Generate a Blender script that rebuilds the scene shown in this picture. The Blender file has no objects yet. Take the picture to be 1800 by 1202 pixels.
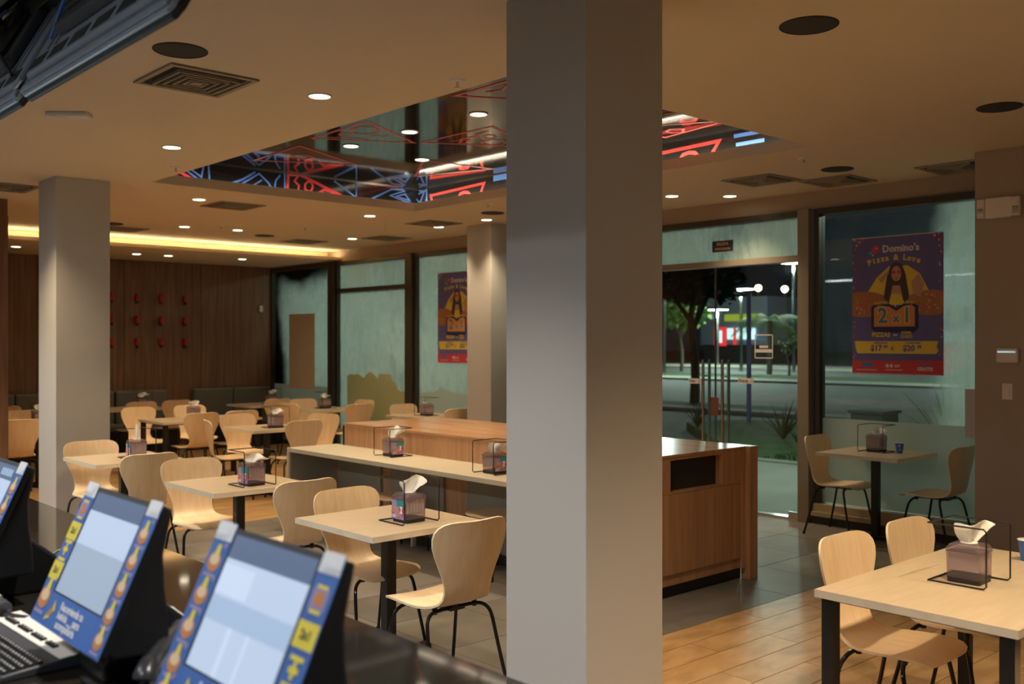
import bpy, bmesh, math, random
from mathutils import Vector, Matrix
random.seed(7)
PI = math.pi
C = bpy.context.scene.collection

# ------------------------------------------------------------------ camera
YAW = math.radians(42.2)
cd = bpy.data.cameras.new('camera'); cam = bpy.data.objects.new('camera', cd); C.objects.link(cam)
cam.location = (0, 0, 1.72); cam.rotation_euler = (PI/2, 0, -YAW)
cd.lens = 34.9; cd.sensor_width = 36; cd.clip_start = 0.05; cd.clip_end = 500
cd.dof.use_dof = True; cd.dof.focus_distance = 5.0; cd.dof.aperture_fstop = 2.8
bpy.context.scene.camera = cam

# ------------------------------------------------------------------ world, exposure
w = bpy.data.worlds.new('night'); bpy.context.scene.world = w; w.use_nodes = True
w.node_tree.nodes['Background'].inputs[0].default_value = (0.010, 0.014, 0.022, 1)
w.node_tree.nodes['Background'].inputs[1].default_value = 0.5
sc = bpy.context.scene
sc.view_settings.view_transform = 'Standard'; sc.view_settings.look = 'None'
sc.view_settings.gamma = 1; sc.view_settings.use_curve_mapping = False
sc.view_settings.exposure = 0.35
WARM = (1.0, 0.76, 0.47); NEUTRAL = (1.0, .95, .87); COOL = (0.90, 0.95, 1.0)
DOWN_W = 68.0       # each downlight, watts
KITCHEN_W = 12.0
COUNTER_W = 190.0    # each downlight over the counter    # each kitchen ceiling luminaire
STREET = 1.0

# area light for the kitchen luminaires and the added forecourt lights
def area(name, loc, sx, sy, power, col, rot=(0, 0, 0), parent=None):
    l = bpy.data.lights.new(name, 'AREA'); l.shape = 'RECTANGLE'; l.size = sx; l.size_y = sy
    l.energy = power; l.color = col
    o = bpy.data.objects.new(name, l); o.location = loc; o.rotation_euler = rot; C.objects.link(o)
    if parent: o.parent = parent
    return o

# ------------------------------------------------------------------ materials
def newmat(name):
    m = bpy.data.materials.new(name); m.use_nodes = True
    return m, m.node_tree, m.node_tree.nodes['Principled BSDF']
def rgb(c): return (c[0], c[1], c[2], 1)
def plain(name, col, rough=.5, metal=0, spec=.5, bump=0, bscale=80, var=0, vscale=3):
    m, t, p = newmat(name)
    p.inputs['Base Color'].default_value = rgb(col); p.inputs['Roughness'].default_value = rough
    p.inputs['Metallic'].default_value = metal; p.inputs['Specular IOR Level'].default_value = spec
    tc = t.nodes.new('ShaderNodeTexCoord')
    if bump:
        n = t.nodes.new('ShaderNodeTexNoise'); n.inputs['Scale'].default_value = bscale
        b = t.nodes.new('ShaderNodeBump'); b.inputs['Strength'].default_value = bump; b.inputs['Distance'].default_value = .002
        t.links.new(tc.outputs['Object'], n.inputs['Vector']); t.links.new(n.outputs['Fac'], b.inputs['Height'])
        t.links.new(b.outputs['Normal'], p.inputs['Normal'])
    if var:
        n = t.nodes.new('ShaderNodeTexNoise'); n.inputs['Scale'].default_value = vscale; n.inputs['Detail'].default_value = 4
        r = t.nodes.new('ShaderNodeValToRGB')
        r.color_ramp.elements[0].position = .3; r.color_ramp.elements[1].position = .7
        r.color_ramp.elements[0].color = rgb([c*(1-var) for c in col]); r.color_ramp.elements[1].color = rgb([min(1, c*(1+var)) for c in col])
        t.links.new(tc.outputs['Object'], n.inputs['Vector']); t.links.new(n.outputs['Fac'], r.inputs['Fac'])
        t.links.new(r.outputs['Color'], p.inputs['Base Color'])
    return m
def wood(name, c1, c2, scale=(1, 1, 1), rough=.4, nscale=6, rand=0., stripes=0, bump=.1, detail=6, spec=.5):
    m, t, p = newmat(name); L = t.links.new
    tc = t.nodes.new('ShaderNodeTexCoord'); mp = t.nodes.new('ShaderNodeMapping'); mp.inputs['Scale'].default_value = scale
    oi = t.nodes.new('ShaderNodeObjectInfo')
    add = t.nodes.new('ShaderNodeVectorMath'); add.operation = 'MULTIPLY_ADD'
    cx = t.nodes.new('ShaderNodeCombineXYZ'); L(oi.outputs['Random'], cx.inputs[0]); L(oi.outputs['Random'], cx.inputs[1]); L(oi.outputs['Random'], cx.inputs[2])
    add.inputs[1].default_value = (37, 53, 29)
    L(cx.outputs[0], add.inputs[0]); L(tc.outputs['Object'], add.inputs[2]); L(add.outputs[0], mp.inputs['Vector'])
    n = t.nodes.new('ShaderNodeTexNoise'); n.inputs['Scale'].default_value = nscale; n.inputs['Detail'].default_value = detail; n.inputs['Distortion'].default_value = .6
    L(mp.outputs[0], n.inputs['Vector'])
    r = t.nodes.new('ShaderNodeValToRGB'); r.color_ramp.elements[0].position = .3; r.color_ramp.elements[1].position = .7
    r.color_ramp.elements[0].color = rgb(c1); r.color_ramp.elements[1].color = rgb(c2)
    L(n.outputs['Fac'], r.inputs['Fac']); out = r.outputs['Color']
    if rand:
        mr = t.nodes.new('ShaderNodeMapRange'); mr.inputs['To Min'].default_value = 1-rand; mr.inputs['To Max'].default_value = 1+rand
        L(oi.outputs['Random'], mr.inputs['Value'])
        hv = t.nodes.new('ShaderNodeHueSaturation'); L(mr.outputs[0], hv.inputs['Value']); L(out, hv.inputs['Color']); out = hv.outputs['Color']
    L(out, p.inputs['Base Color']); p.inputs['Roughness'].default_value = rough; p.inputs['Specular IOR Level'].default_value = spec
    if bump:
        b = t.nodes.new('ShaderNodeBump'); b.inputs['Strength'].default_value = bump; b.inputs['Distance'].default_value = .001
        L(n.outputs['Fac'], b.inputs['Height']); L(b.outputs['Normal'], p.inputs['Normal'])
    return m
def emit(name, col, s):
    m, t, p = newmat(name)
    p.inputs['Base Color'].default_value = (.02, .02, .02, 1); p.inputs['Emission Color'].default_value = rgb(col); p.inputs['Emission Strength'].default_value = s
    return m
def glass(name, fog=0.0, cover=(), tint=(.78, .86, .82), fogcol=(.62, .72, .66), drips=6.0, lo=.45, hi=.75, zgrad=None):
    """window glass: clear with a fresnel reflection, fog = how much condensation covers it"""
    m = bpy.data.materials.new(name); m.use_nodes = True; t = m.node_tree; t.nodes.clear(); L = t.links.new
    out = t.nodes.new('ShaderNodeOutputMaterial')
    tr = t.nodes.new('ShaderNodeBsdfTransparent'); tr.inputs[0].default_value = rgb(tint)
    gl = t.nodes.new('ShaderNodeBsdfGlossy'); gl.inputs['Roughness'].default_value = .02; gl.inputs['Color'].default_value = (.8, .8, .8, 1)
    fr = t.nodes.new('ShaderNodeFresnel'); fr.inputs['IOR'].default_value = 1.45
    mx = t.nodes.new('ShaderNodeMixShader'); L(fr.outputs[0], mx.inputs[0]); L(tr.outputs[0], mx.inputs[1]); L(gl.outputs[0], mx.inputs[2])
    res = mx.outputs[0]
    if fog:
        tl = t.nodes.new('ShaderNodeBsdfTranslucent'); tl.inputs[0].default_value = rgb(fogcol)
        df = t.nodes.new('ShaderNodeBsdfDiffuse'); df.inputs[0].default_value = rgb([c*.8 for c in fogcol])
        m2 = t.nodes.new('ShaderNodeMixShader'); m2.inputs[0].default_value = .35; L(tl.outputs[0], m2.inputs[1]); L(df.outputs[0], m2.inputs[2])
        tc = t.nodes.new('ShaderNodeTexCoord'); mp = t.nodes.new('ShaderNodeMapping'); mp.inputs['Scale'].default_value = (1, 1, .35)
        L(tc.outputs['Object'], mp.inputs['Vector'])
        n = t.nodes.new('ShaderNodeTexNoise'); n.inputs['Scale'].default_value = drips; n.inputs['Detail'].default_value = 8; n.inputs['Roughness'].default_value = .65
        L(mp.outputs[0], n.inputs['Vector'])
        n2 = t.nodes.new('ShaderNodeTexNoise'); n2.inputs['Scale'].default_value = 1.1; n2.inputs['Detail'].default_value = 3
        L(tc.outputs['Object'], n2.inputs['Vector'])
        a = t.nodes.new('ShaderNodeMath'); a.operation = 'ADD'; L(n.outputs['Fac'], a.inputs[0]); L(n2.outputs['Fac'], a.inputs[1])
        h = t.nodes.new('ShaderNodeMath'); h.operation = 'MULTIPLY'; h.inputs[1].default_value = .5; L(a.outputs[0], h.inputs[0])
        mr = t.nodes.new('ShaderNodeMapRange'); mr.inputs['From Min'].default_value = lo; mr.inputs['From Max'].default_value = hi
        mr.inputs['To Min'].default_value = fog*.38; mr.inputs['To Max'].default_value = fog
        L(h.outputs[0], mr.inputs['Value'])
        fac = mr.outputs[0]
        if cover:
            sx = t.nodes.new('ShaderNodeSeparateXYZ'); L(tc.outputs['Object'], sx.inputs[0])
            for ax, f0, f1, t0, t1 in cover:
                q = t.nodes.new('ShaderNodeMapRange'); q.interpolation_type = 'SMOOTHSTEP'
                q.inputs['From Min'].default_value = f0; q.inputs['From Max'].default_value = f1; q.inputs['To Min'].default_value = t0; q.inputs['To Max'].default_value = t1
                wob = t.nodes.new('ShaderNodeMath'); wob.operation = 'MULTIPLY_ADD'; wob.inputs[1].default_value = .9; L(n2.outputs['Fac'], wob.inputs[0]); L(sx.outputs[ax], wob.inputs[2])
                wo2 = t.nodes.new('ShaderNodeMath'); wo2.operation = 'SUBTRACT'; wo2.inputs[1].default_value = .45; L(wob.outputs[0], wo2.inputs[0]); L(wo2.outputs[0], q.inputs['Value'])
                mm = t.nodes.new('ShaderNodeMath'); mm.operation = 'MULTIPLY'; L(fac, mm.inputs[0]); L(q.outputs[0], mm.inputs[1]); fac = mm.outputs[0]
        m3 = t.nodes.new('ShaderNodeMixShader'); L(fac, m3.inputs[0]); L(res, m3.inputs[1]); L(m2.outputs[0], m3.inputs[2]); res = m3.outputs[0]
    L(res, out.inputs['Surface'])
    return m
def film(name, col, alpha):
    """frosted adhesive film"""
    m = bpy.data.materials.new(name); m.use_nodes = True; t = m.node_tree; t.nodes.clear(); L = t.links.new
    out = t.nodes.new('ShaderNodeOutputMaterial')
    tl = t.nodes.new('ShaderNodeBsdfTranslucent'); tl.inputs[0].default_value = rgb(col)
    df = t.nodes.new('ShaderNodeBsdfDiffuse'); df.inputs[0].default_value = rgb(col)
    m2 = t.nodes.new('ShaderNodeMixShader'); m2.inputs[0].default_value = .5; L(tl.outputs[0], m2.inputs[1]); L(df.outputs[0], m2.inputs[2])
    tr = t.nodes.new('ShaderNodeBsdfTransparent')
    mx = t.nodes.new('ShaderNodeMixShader'); mx.inputs[0].default_value = alpha; L(tr.outputs[0], mx.inputs[1]); L(m2.outputs[0], mx.inputs[2])
    L(mx.outputs[0], out.inputs['Surface'])
    return m
def smoke(name, col, opac, rough=.08):
    m = bpy.data.materials.new(name); m.use_nodes = True; t = m.node_tree; t.nodes.clear(); L = t.links.new
    out = t.nodes.new('ShaderNodeOutputMaterial')
    tr = t.nodes.new('ShaderNodeBsdfTransparent'); tr.inputs[0].default_value = rgb([min(1, c*2.2+.25) for c in col])
    pr = t.nodes.new('ShaderNodeBsdfPrincipled'); pr.inputs['Base Color'].default_value = rgb(col); pr.inputs['Roughness'].default_value = rough
    mx = t.nodes.new('ShaderNodeMixShader'); mx.inputs[0].default_value = opac; L(tr.outputs[0], mx.inputs[1]); L(pr.outputs[0], mx.inputs[2])
    L(mx.outputs[0], out.inputs['Surface'])
    return m
M = dict(
  ceiling=plain('ceiling_paint', (.74, .595, .42), .85, bump=.05, bscale=200),
  column=plain('column_paint', (.50, .48, .455), .75, bump=.05, bscale=200),
  pier=plain('pier_paint', (.42, .33, .25), .75, bump=.05, bscale=200),
  shell=wood('chair_maple', (.84, .60, .36), (.92, .72, .47), (6, 1, 1), .38, 5, bump=.03),
  ply=plain('ply_edge', (.80, .66, .46), .5),
  laminate=wood('table_laminate', (.48, .375, .25), (.55, .435, .30), (1, 7, 7), .33, 4, bump=.02),
  tedge=wood('table_edge_band', (.66, .58, .45), (.74, .66, .52), (1, 1, 1), .4, 9, bump=.02),
  ledge=plain('ledge_laminate', (.62, .56, .44), .35, var=.03),
  black=plain('black_powder_coat', (.012, .012, .013), .35),
  gloss=plain('black_gloss_tube', (.012, .012, .012), .14),
  rubber=plain('black_rubber', (.02, .02, .02), .8),
  walnut=wood('walnut_wall_panel', (.15, .075, .040), (.26, .135, .075), (7, 1, .35), .45, 3, rand=.12, bump=.05),
  cabinet=wood('cabinet_veneer', (.44, .235, .125), (.60, .35, .20), (9, 9, .5), .33, 2.2, rand=.05, bump=.03),
  cabinet_top=wood('cabinet_top_veneer', (.46, .23, .11), (.60, .33, .17), (5, .5, 5), .22, 2.2, bump=.02),
  greypan=plain('grey_laminate', (.28, .26, .22), .5),
  plank=wood('floor_oak_plank', (.33, .185, .075), (.52, .32, .145), (1.2, 3, 3), .40, 3.2, rand=.05, bump=.12),
  tile=wood('floor_grey_tile', (.15, .133, .118), (.22, .20, .178), (1, 1, 1), .48, 2.2, spec=.28, rand=.22, bump=.08),
  grout=plain('floor_grout', (.10, .08, .06), .9),
  vinyl=plain('banquette_vinyl', (.15, .14, .125), .5, bump=.1, bscale=300),
  frame=plain('bronze_window_frame', (.075, .062, .046), .35, metal=.4),
  framelit=plain('frame_lit_tone', (.30, .25, .19), .4, metal=.3),  # window frame metal in a lighter tone, coloured as if lit
  sill=plain('window_sill_tan', (.44, .36, .25), .5),
  skirt=plain('black_skirting', (.03, .028, .025), .4),
  steel=plain('brushed_steel', (.62, .60, .57), .2, metal=1),
  chrome=plain('chrome', (.7, .7, .7), .08, metal=1),
  white=plain('white_plastic', (.72, .70, .66), .4),
  offwhite=plain('off_white_plastic', (.80, .73, .65), .45),
  paper=plain('napkin_paper', (.86, .84, .80), .9, bump=.2, bscale=60),
  sheet=plain('paper_sheet', (.78, .66, .50), .9),
  sheet2=plain('white_sheet', (.62, .58, .58), .8),
  speaker=plain('speaker_mesh', (.035, .030, .026), .8, bump=.3, bscale=400),
  vent=plain('vent_metal', (.36, .29, .20), .6),
  ventdark=plain('vent_dark', (.02, .015, .01), .9),
  lamp=emit('lamp_face', (1, .86, .62), 9),
  cove=emit('cove_led', (1, .79, .45), 19.0),
  slot=emit('tray_led', (1, .86, .62), 26.0),
  slotdim=emit('tray_led_dim', (1, .88, .70), 5.0),
  tube=emit('fluorescent_face', (.92, .97, 1), 9),
  traytop=plain('tray_gloss_black', (.014, .013, .012), .07, spec=.9),
  red=plain('red_print', (.70, .06, .06), .35),
  blue=plain('blue_print', (.10, .22, .62), .35),
  counter=plain('black_granite', (.016, .013, .010), .05, spec=.40, var=.4, vscale=120),
  blackplastic=plain('black_plastic', (.012, .012, .014), .45),
  darkplastic=plain('charcoal_plastic', (.05, .052, .058), .4),
  charcoal=plain('handset_plastic', (.035, .036, .04), .28),
  tvshell=plain('tv_back_plastic', (.24, .27, .32), .35),
  tvrim=plain('tv_rim_metal', (.34, .40, .47), .25, metal=.3),
  redmetal=plain('red_lacquer', (.45, .012, .012), .35),
  glass=glass('clear_glass'),
  fogglass=glass('fogged_glass', .97, lo=.40, hi=.54, drips=9),
  fogglass2=glass('streaked_glass', .92, lo=.40, hi=.58, drips=7),
  fogside=glass('part_fogged_glass', .90, lo=.38, hi=.56, drips=5, cover=((1, 15.45, 14.95, 0, 1), (2, 2.85, 2.35, 0, 1))),
  fogright=glass('right_fogged_glass', .92, lo=.40, hi=.58, drips=7, cover=((1, 4.1, 3.7, .03, 1),)),
  film=film('frosted_film', (.68, .76, .72), .82),
  filmwarm=film('frosted_film_warm', (.72, .66, .40), .88),
  smoke=smoke('smoked_plastic', (.27, .225, .24), .36),
  cable=plain('grey_cable', (.55, .52, .48), .5),
  grass=plain('lawn_grass', (.028, .085, .018), .95, bump=1, bscale=60, var=.35, vscale=2),
  road=plain('asphalt', (.055, .058, .056), .8, bump=.4, bscale=60, var=.2, vscale=1),
  concrete=plain('concrete', (.30, .29, .25), .85, bump=.3, bscale=60, var=.12, vscale=1),
  bark=plain('bark', (.07, .065, .045), .95, bump=1, bscale=30, var=.3, vscale=8),
  leaf=plain('leaf', (.10, .17, .035), .7, var=.4, vscale=3),
  darkleaf=plain('dark_leaf', (.035, .06, .02), .8, var=.4, vscale=3),
  streetlamp=emit('street_lamp_face', (.92, 1.0, .94), 30),
  sodium=emit('sodium_lamp', (1, .74, .34), 26),
  bluepole=plain('blue_painted_pole', (.10, .14, .42), .5),
  build=plain('facade_panel', (.20, .22, .28), .7, var=.1, vscale=.3),
  builddark=plain('facade_dark', (.03, .028, .026), .8),
  signred=emit('lit_sign_red', (.85, .03, .03), 1.3),
  signwhite=emit('lit_sign_white', (.62, .85, .95), 1.6),
  signyellow=emit('lit_sign_yellow', (.55, .62, .05), .6),
)
def flat(name, c, rough=.6): 
    if name not in M: M[name] = plain(name, c, rough)
    return M[name]
P_ = dict(pblue=(.13, .12, .34), pyel=(.80, .60, .08), pred=(.60, .05, .07), porange=(.70, .28, .10), pskin=(.55, .30, .20), phair=(.07, .045, .04),
          ppizza=(.45, .18, .09), pcheese=(.70, .45, .2), pnavy=(.02, .03, .10), pwhite=(.70, .66, .64), pcyan=(.05, .20, .45), ppink=(.48, .10, .20),
          cblue=(.055, .16, .50), cyellow=(.86, .70, .06), cbun=(.62, .24, .07), clight=(.85, .62, .38), cwhite=(.85, .85, .88), cpurple=(.35, .28, .50), cteal=(.02, .28, .32), ink=(.03, .03, .05))
for k, v in P_.items(): flat(k, v)
scr = {}
M['scr_top'] = emit('screen_title_bar', (.058, .090, .17), 1.0)
M['scr_a'] = emit('screen_pale_blue', (.38, .47, .61), 1.0)
M['scr_b'] = emit('screen_band_blue', (.28, .38, .53), 1.0)
M['scr_c'] = emit('screen_white_blue', (.45, .54, .68), 1.0)
M['scr_d'] = emit('screen_grey_blue', (.26, .33, .43), 1.0)
M['case_lit'] = emit('display_case_light', (.62, .78, .85), .8)

# ------------------------------------------------------------------ mesh helpers
class MB:
    def __init__(s): s.v = []; s.f = []; s.m = []; s.cur = 0; s.T = None
    def add(s, vs, fs, mi=None):
        b = len(s.v)
        if s.T: vs = [tuple(s.T @ Vector(p)) for p in vs]
        s.v += [tuple(p) for p in vs]; s.f += [[i+b for i in f] for f in fs]; s.m += [s.cur if mi is None else mi]*len(fs); return s
    def box(s, x0, y0, z0, x1, y1, z1, mi=None):
        x0, x1 = min(x0, x1), max(x0, x1); y0, y1 = min(y0, y1), max(y0, y1); z0, z1 = min(z0, z1), max(z0, z1)
        return s.add([(x0,y0,z0),(x1,y0,z0),(x1,y1,z0),(x0,y1,z0),(x0,y0,z1),(x1,y0,z1),(x1,y1,z1),(x0,y1,z1)],
              [(0,3,2,1),(4,5,6,7),(0,1,5,4),(1,2,6,5),(2,3,7,6),(3,0,4,7)], mi)
    def lathe(s, prof, n=24, c=(0, 0), mi=None, cap=True):
        vs = [(c[0]+r*math.cos(2*PI*i/n), c[1]+r*math.sin(2*PI*i/n), z) for r, z in prof for i in range(n)]
        fs = [(k*n+i, k*n+(i+1) % n, (k+1)*n+(i+1) % n, (k+1)*n+i) for k in range(len(prof)-1) for i in range(n)]
        if cap: fs += [tuple(range(n))[::-1], tuple((len(prof)-1)*n+i for i in range(n))]
        return s.add(vs, fs, mi)
    def cyl(s, x, y, z0, z1, r, n=20, mi=None): return s.lathe([(r, z0), (r, z1)], n, (x, y), mi)
    def tube(s, pts, r, n=8, mi=None, smooth=0, closed=False):
        P = [Vector(p) for p in pts]
        if smooth:
            Q = []
            N = len(P)
            for i in range(N-1):
                a, b, c, d = P[max(i-1, 0)], P[i], P[i+1], P[min(i+2, N-1)]
                for k in range(smooth):
                    t = k/smooth
                    Q.append(.5*((2*b)+(c-a)*t+(2*a-5*b+4*c-d)*t*t+(3*b-a-3*c+d)*t**3))
            Q.append(P[-1]); P = Q
        N = len(P); vs = []; up = None
        for i, p in enumerate(P):
            if closed: d = P[(i+1) % N]-P[i-1]
            else: d = P[min(i+1, N-1)]-P[max(i-1, 0)]
            d.normalize()
            if up is None: up = Vector((0, 0, 1)) if abs(d.z) < .9 else Vector((1, 0, 0))
            a = d.cross(up); 
            if a.length < 1e-4: a = d.cross(Vector((0, 1, 0)))
            a.normalize(); b = a.cross(d); b.normalize(); up = b
            rr = r[i*len(r)//N] if isinstance(r, (list, tuple)) else r
            vs += [tuple(p+a*rr*math.cos(2*PI*k/n)+b*rr*math.sin(2*PI*k/n)) for k in range(n)]
        fs = [(i*n+k, i*n+(k+1) % n, (i+1)*n+(k+1) % n, (i+1)*n+k) for i in range(N-1) for k in range(n)]
        if closed: fs += [((N-1)*n+k, (N-1)*n+(k+1) % n, (k+1) % n, k) for k in range(n)]
        else: fs += [tuple(range(n))[::-1], tuple((N-1)*n+k for k in range(n))]
        return s.add(vs, fs, mi)
    def poly(s, pts, mi=None): return s.add(pts, [tuple(range(len(pts)))], mi)
    def prism(s, pts, ax, a0, a1, mi=None):
        """extrude a 2d outline along axis ax (0,1,2)"""
        def mk(p, a):
            q = list(p); q.insert(ax, a); return tuple(q)
        n = len(pts); vs = [mk(p, a0) for p in pts]+[mk(p, a1) for p in pts]
        fs = [tuple(range(n))[::-1], tuple(range(n, 2*n))]+[(i, (i+1) % n, n+(i+1) % n, n+i) for i in range(n)]
        return s.add(vs, fs, mi)
    def strip(s, pts, wd, mp, mi=None):
        """flat ribbon along 2d polyline; mp maps (u,v)->xyz"""
        P = [Vector(p) for p in pts]; N = len(P); vs = []
        closed = (P[0]-P[-1]).length < 1e-6
        for i, p in enumerate(P):
            if closed and i in (0, N-1): d1 = (P[1]-P[0]).normalized(); d0 = (P[-1]-P[-2]).normalized()
            else:
                d0 = (p-P[i-1]).normalized() if i else (P[1]-P[0]).normalized()
                d1 = (P[i+1]-p).normalized() if i < N-1 else d0
            t = (d0+d1); t = t.normalized() if t.length > .2 else d1
            n = Vector((-t.y, t.x)); k = 1/max(.45, abs(n.dot(Vector((-d1.y, d1.x)))))
            vs += [mp(*(p+n*wd*.5*k)), mp(*(p-n*wd*.5*k))]
        return s.add(vs, [(2*i, 2*i+1, 2*i+3, 2*i+2) for i in range(N-1)], mi)
def link(o, parent=None):
    C.objects.link(o)
    if parent: o.parent = parent
    return o
def obj(name, mb, mats, parent=None, smooth=False, bev=0, recalc=True, sharp=35):
    me = bpy.data.meshes.new(name); me.from_pydata(mb.v, [], mb.f)
    if not isinstance(mats, (list, tuple)): mats = [mats]
    for m in mats: me.materials.append(M[m] if isinstance(m, str) else m)
    me.polygons.foreach_set('material_index', mb.m)
    if recalc:
        b = bmesh.new(); b.from_mesh(me); bmesh.ops.recalc_face_normals(b, faces=b.faces); b.to_mesh(me); b.free()
    if smooth:
        me.polygons.foreach_set('use_smooth', [True]*len(me.polygons))
        if sharp:
            try: me.set_sharp_from_angle(angle=math.radians(sharp))
            except Exception: pass
    me.update()
    o = bpy.data.objects.new(name, me); link(o, parent)
    if bev:
        md = o.modifiers.new('bevel', 'BEVEL'); md.width = bev; md.segments = 2; md.limit_method = 'ANGLE'
    return o
def setp(o, label=None, cat=None, group=None, kind=None):
    if label: o['label'] = label
    if cat: o['category'] = cat
    if group: o['group'] = group
    if kind: o['kind'] = kind
    return o
def thing(name, label, cat, loc=(0, 0, 0), rz=0, group=None):
    o = bpy.data.objects.new(name, None); o.empty_display_size = .1; C.objects.link(o)
    o.location = loc; o.rotation_euler = (0, 0, rz); return setp(o, label, cat, group)
def struct(name, mb, mats, **k): return setp(obj(name, mb, mats, **k), kind='structure')
KIDS = {}
def copy_tree(o, label, loc=None, rz=None, group=None):
    def cp(a, par):
        b = a.copy(); C.objects.link(b)
        if par: b.parent = par
        for ch in list(a.children): cp(ch, b)
        return b
    r = cp(o, None)
    if loc is not None: r.location = loc
    if rz is not None: r.rotation_euler = (0, 0, rz)
    r['label'] = label
    if group: r['group'] = group
    return r
TXT = {}
def text_geo(s, size, bold=0):
    """2d verts and faces of a word, centred on the origin, height by font size"""
    k = (s, size, bold)
    if k in TXT: return TXT[k]
    cu = bpy.data.curves.new('t', 'FONT'); cu.body = s; cu.size = size; cu.align_x = 'CENTER'; cu.align_y = 'CENTER'; cu.offset = bold; cu.resolution_u = 2
    o = bpy.data.objects.new('t', cu); C.objects.link(o)
    me = bpy.data.meshes.new_from_object(o)
    r = ([(v.co.x, v.co.y) for v in me.vertices], [tuple(p.vertices) for p in me.polygons])
    bpy.data.objects.remove(o); bpy.data.curves.remove(cu); bpy.data.meshes.remove(me)
    TXT[k] = r; return r
def put_text(mb, s, u, v, size, mp, mi, bold=0, sx=1, rot=0, layer=0):
    vs, fs = text_geo(s, size, bold); c, sn = math.cos(rot), math.sin(rot)
    mb.add([mp(u+sx*(x*c-y*sn), v+(x*sn+y*c), layer) for x, y in vs], fs, mi)

# ================================================================== ROOM
ZC = 3.16; XW = 8.55; YB = 15.64
# floor base, then loose tiles and planks on it as parts
b = MB(); b.box(-3.2, -3.2, -.06, XW+.05, YB+.1, -.008)
floor = struct('floor', b, 'grout')
def piece(w_, l_, h_):
    b = MB(); e = .0012
    x, y = w_/2-.0015, l_/2-.0015
    b.add([(-x,-y,-.006),(x,-y,-.006),(x,y,-.006),(-x,y,-.006),(-x+e,-y+e,h_),(x-e,-y+e,h_),(x-e,y-e,h_),(-x+e,y-e,h_)],
          [(4,5,6,7),(0,1,5,4),(1,2,6,5),(2,3,7,6),(3,0,4,7)])
    return b
def lay(name, mat, w_, l_, cells):
    base = obj(name, piece(w_, l_, 0.0), mat, floor); me = base.data; first = True
    for x, y in cells:
        if first: o = base; first = False
        else:
            o = bpy.data.objects.new(name, me); C.objects.link(o); o.parent = floor
        o.location = (x, y, random.uniform(-.0006, 0))
def rect(x0, x1, y0, y1, w_, l_, off=0, cond=None):
    out = []; ny = round((y1-y0)/l_)
    for j in range(ny):
        yy = y0+(j+.5)*(y1-y0)/ny; o = (j*off) % w_; x = x0-o
        while x < x1-.01:
            a, b_ = max(x, x0), min(x+w_, x1)
            if b_-a > .25*w_ and (cond is None or cond((a+b_)/2, yy)): out.append(((a, b_, yy)))
            x += w_
    return out
def lay_var(name, mat, cells, l_):
    cache = {}
    for a, b_, yy in cells:
        k = round(b_-a, 2)
        if k not in cache:
            o = obj(name, piece(b_-a, l_, 0), mat, floor); cache[k] = o.data
        else:
            o = bpy.data.objects.new(name, cache[k]); C.objects.link(o); o.parent = floor
        o.location = ((a+b_)/2, yy, random.uniform(-.0006, 0))
lay_var('floor_tile', 'tile', rect(1.62, XW, 3.72, 8.76, .615, .63, cond=lambda x, y: y < 8.76 and y/x < 3.4), .63)
lay_var('floor_plank', 'plank', rect(2.6, XW, .42, 3.72, 1.22, .2062, .47, cond=lambda x, y: x/y > 1.05 and x/y < 3.9), .2062)
lay_var('floor_plank', 'plank', rect(2.0, XW, 8.76, YB, 1.22, .2023, .47, cond=lambda x, y: x/y > .2 and x/y < .86), .2023)
# rest of the floor out of the planks' reach
b = MB(); b.box(-3.2, -3.2, -.008, 1.6, YB, -.001); b.box(1.6, -3.2, -.008, XW, .40, -.001)
obj('kitchen_floor', b, 'tile', floor)

# ceiling with the opening of the tray
TX0, TX1, TY0, TY1, TZ = 3.60, 6.55, 3.93, 8.82, 3.42
b = MB()
b.box(1.14, -3.2, ZC, TX0, YB+.1, 3.228); b.box(TX1, -3.2, ZC, XW+.1, YB+.1, 3.228)
b.box(TX0+.0005, -3.2, ZC+.0005, TX1-.0005, TY0, 3.2275); b.box(TX0+.0005, TY1, ZC+.0005, TX1-.0005, YB+.1, 3.2275)
ceiling = struct('ceiling', b, 'ceiling')
b = MB(); b.box(-3.2, -3.2, 3.0, 1.13, YB+.1, 3.04); b.box(1.10, -3.2, 3.0, 1.14, YB+.1, 3.2)
obj('kitchen_ceiling', b, 'greypan', ceiling)
# back soffit with its light cove
b = MB()
b.prism([(13.42, 3.01), (YB-.001, 3.01), (YB-.001, ZC-.001), (13.80, ZC-.001), (13.80, 3.03), (13.44, 3.03), (13.44, 3.055), (13.42, 3.055)], 0, -3.05, XW-.03)
struct('trim_1', b, 'ceiling')
b = MB(); b.box(-1.0, 13.50, 3.03, XW-.08, 13.53, 3.05)
setp(obj('cove_light_strip', b, 'cove'), 'warm glowing light strip in the ceiling cove before the wood wall', 'light')

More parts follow.
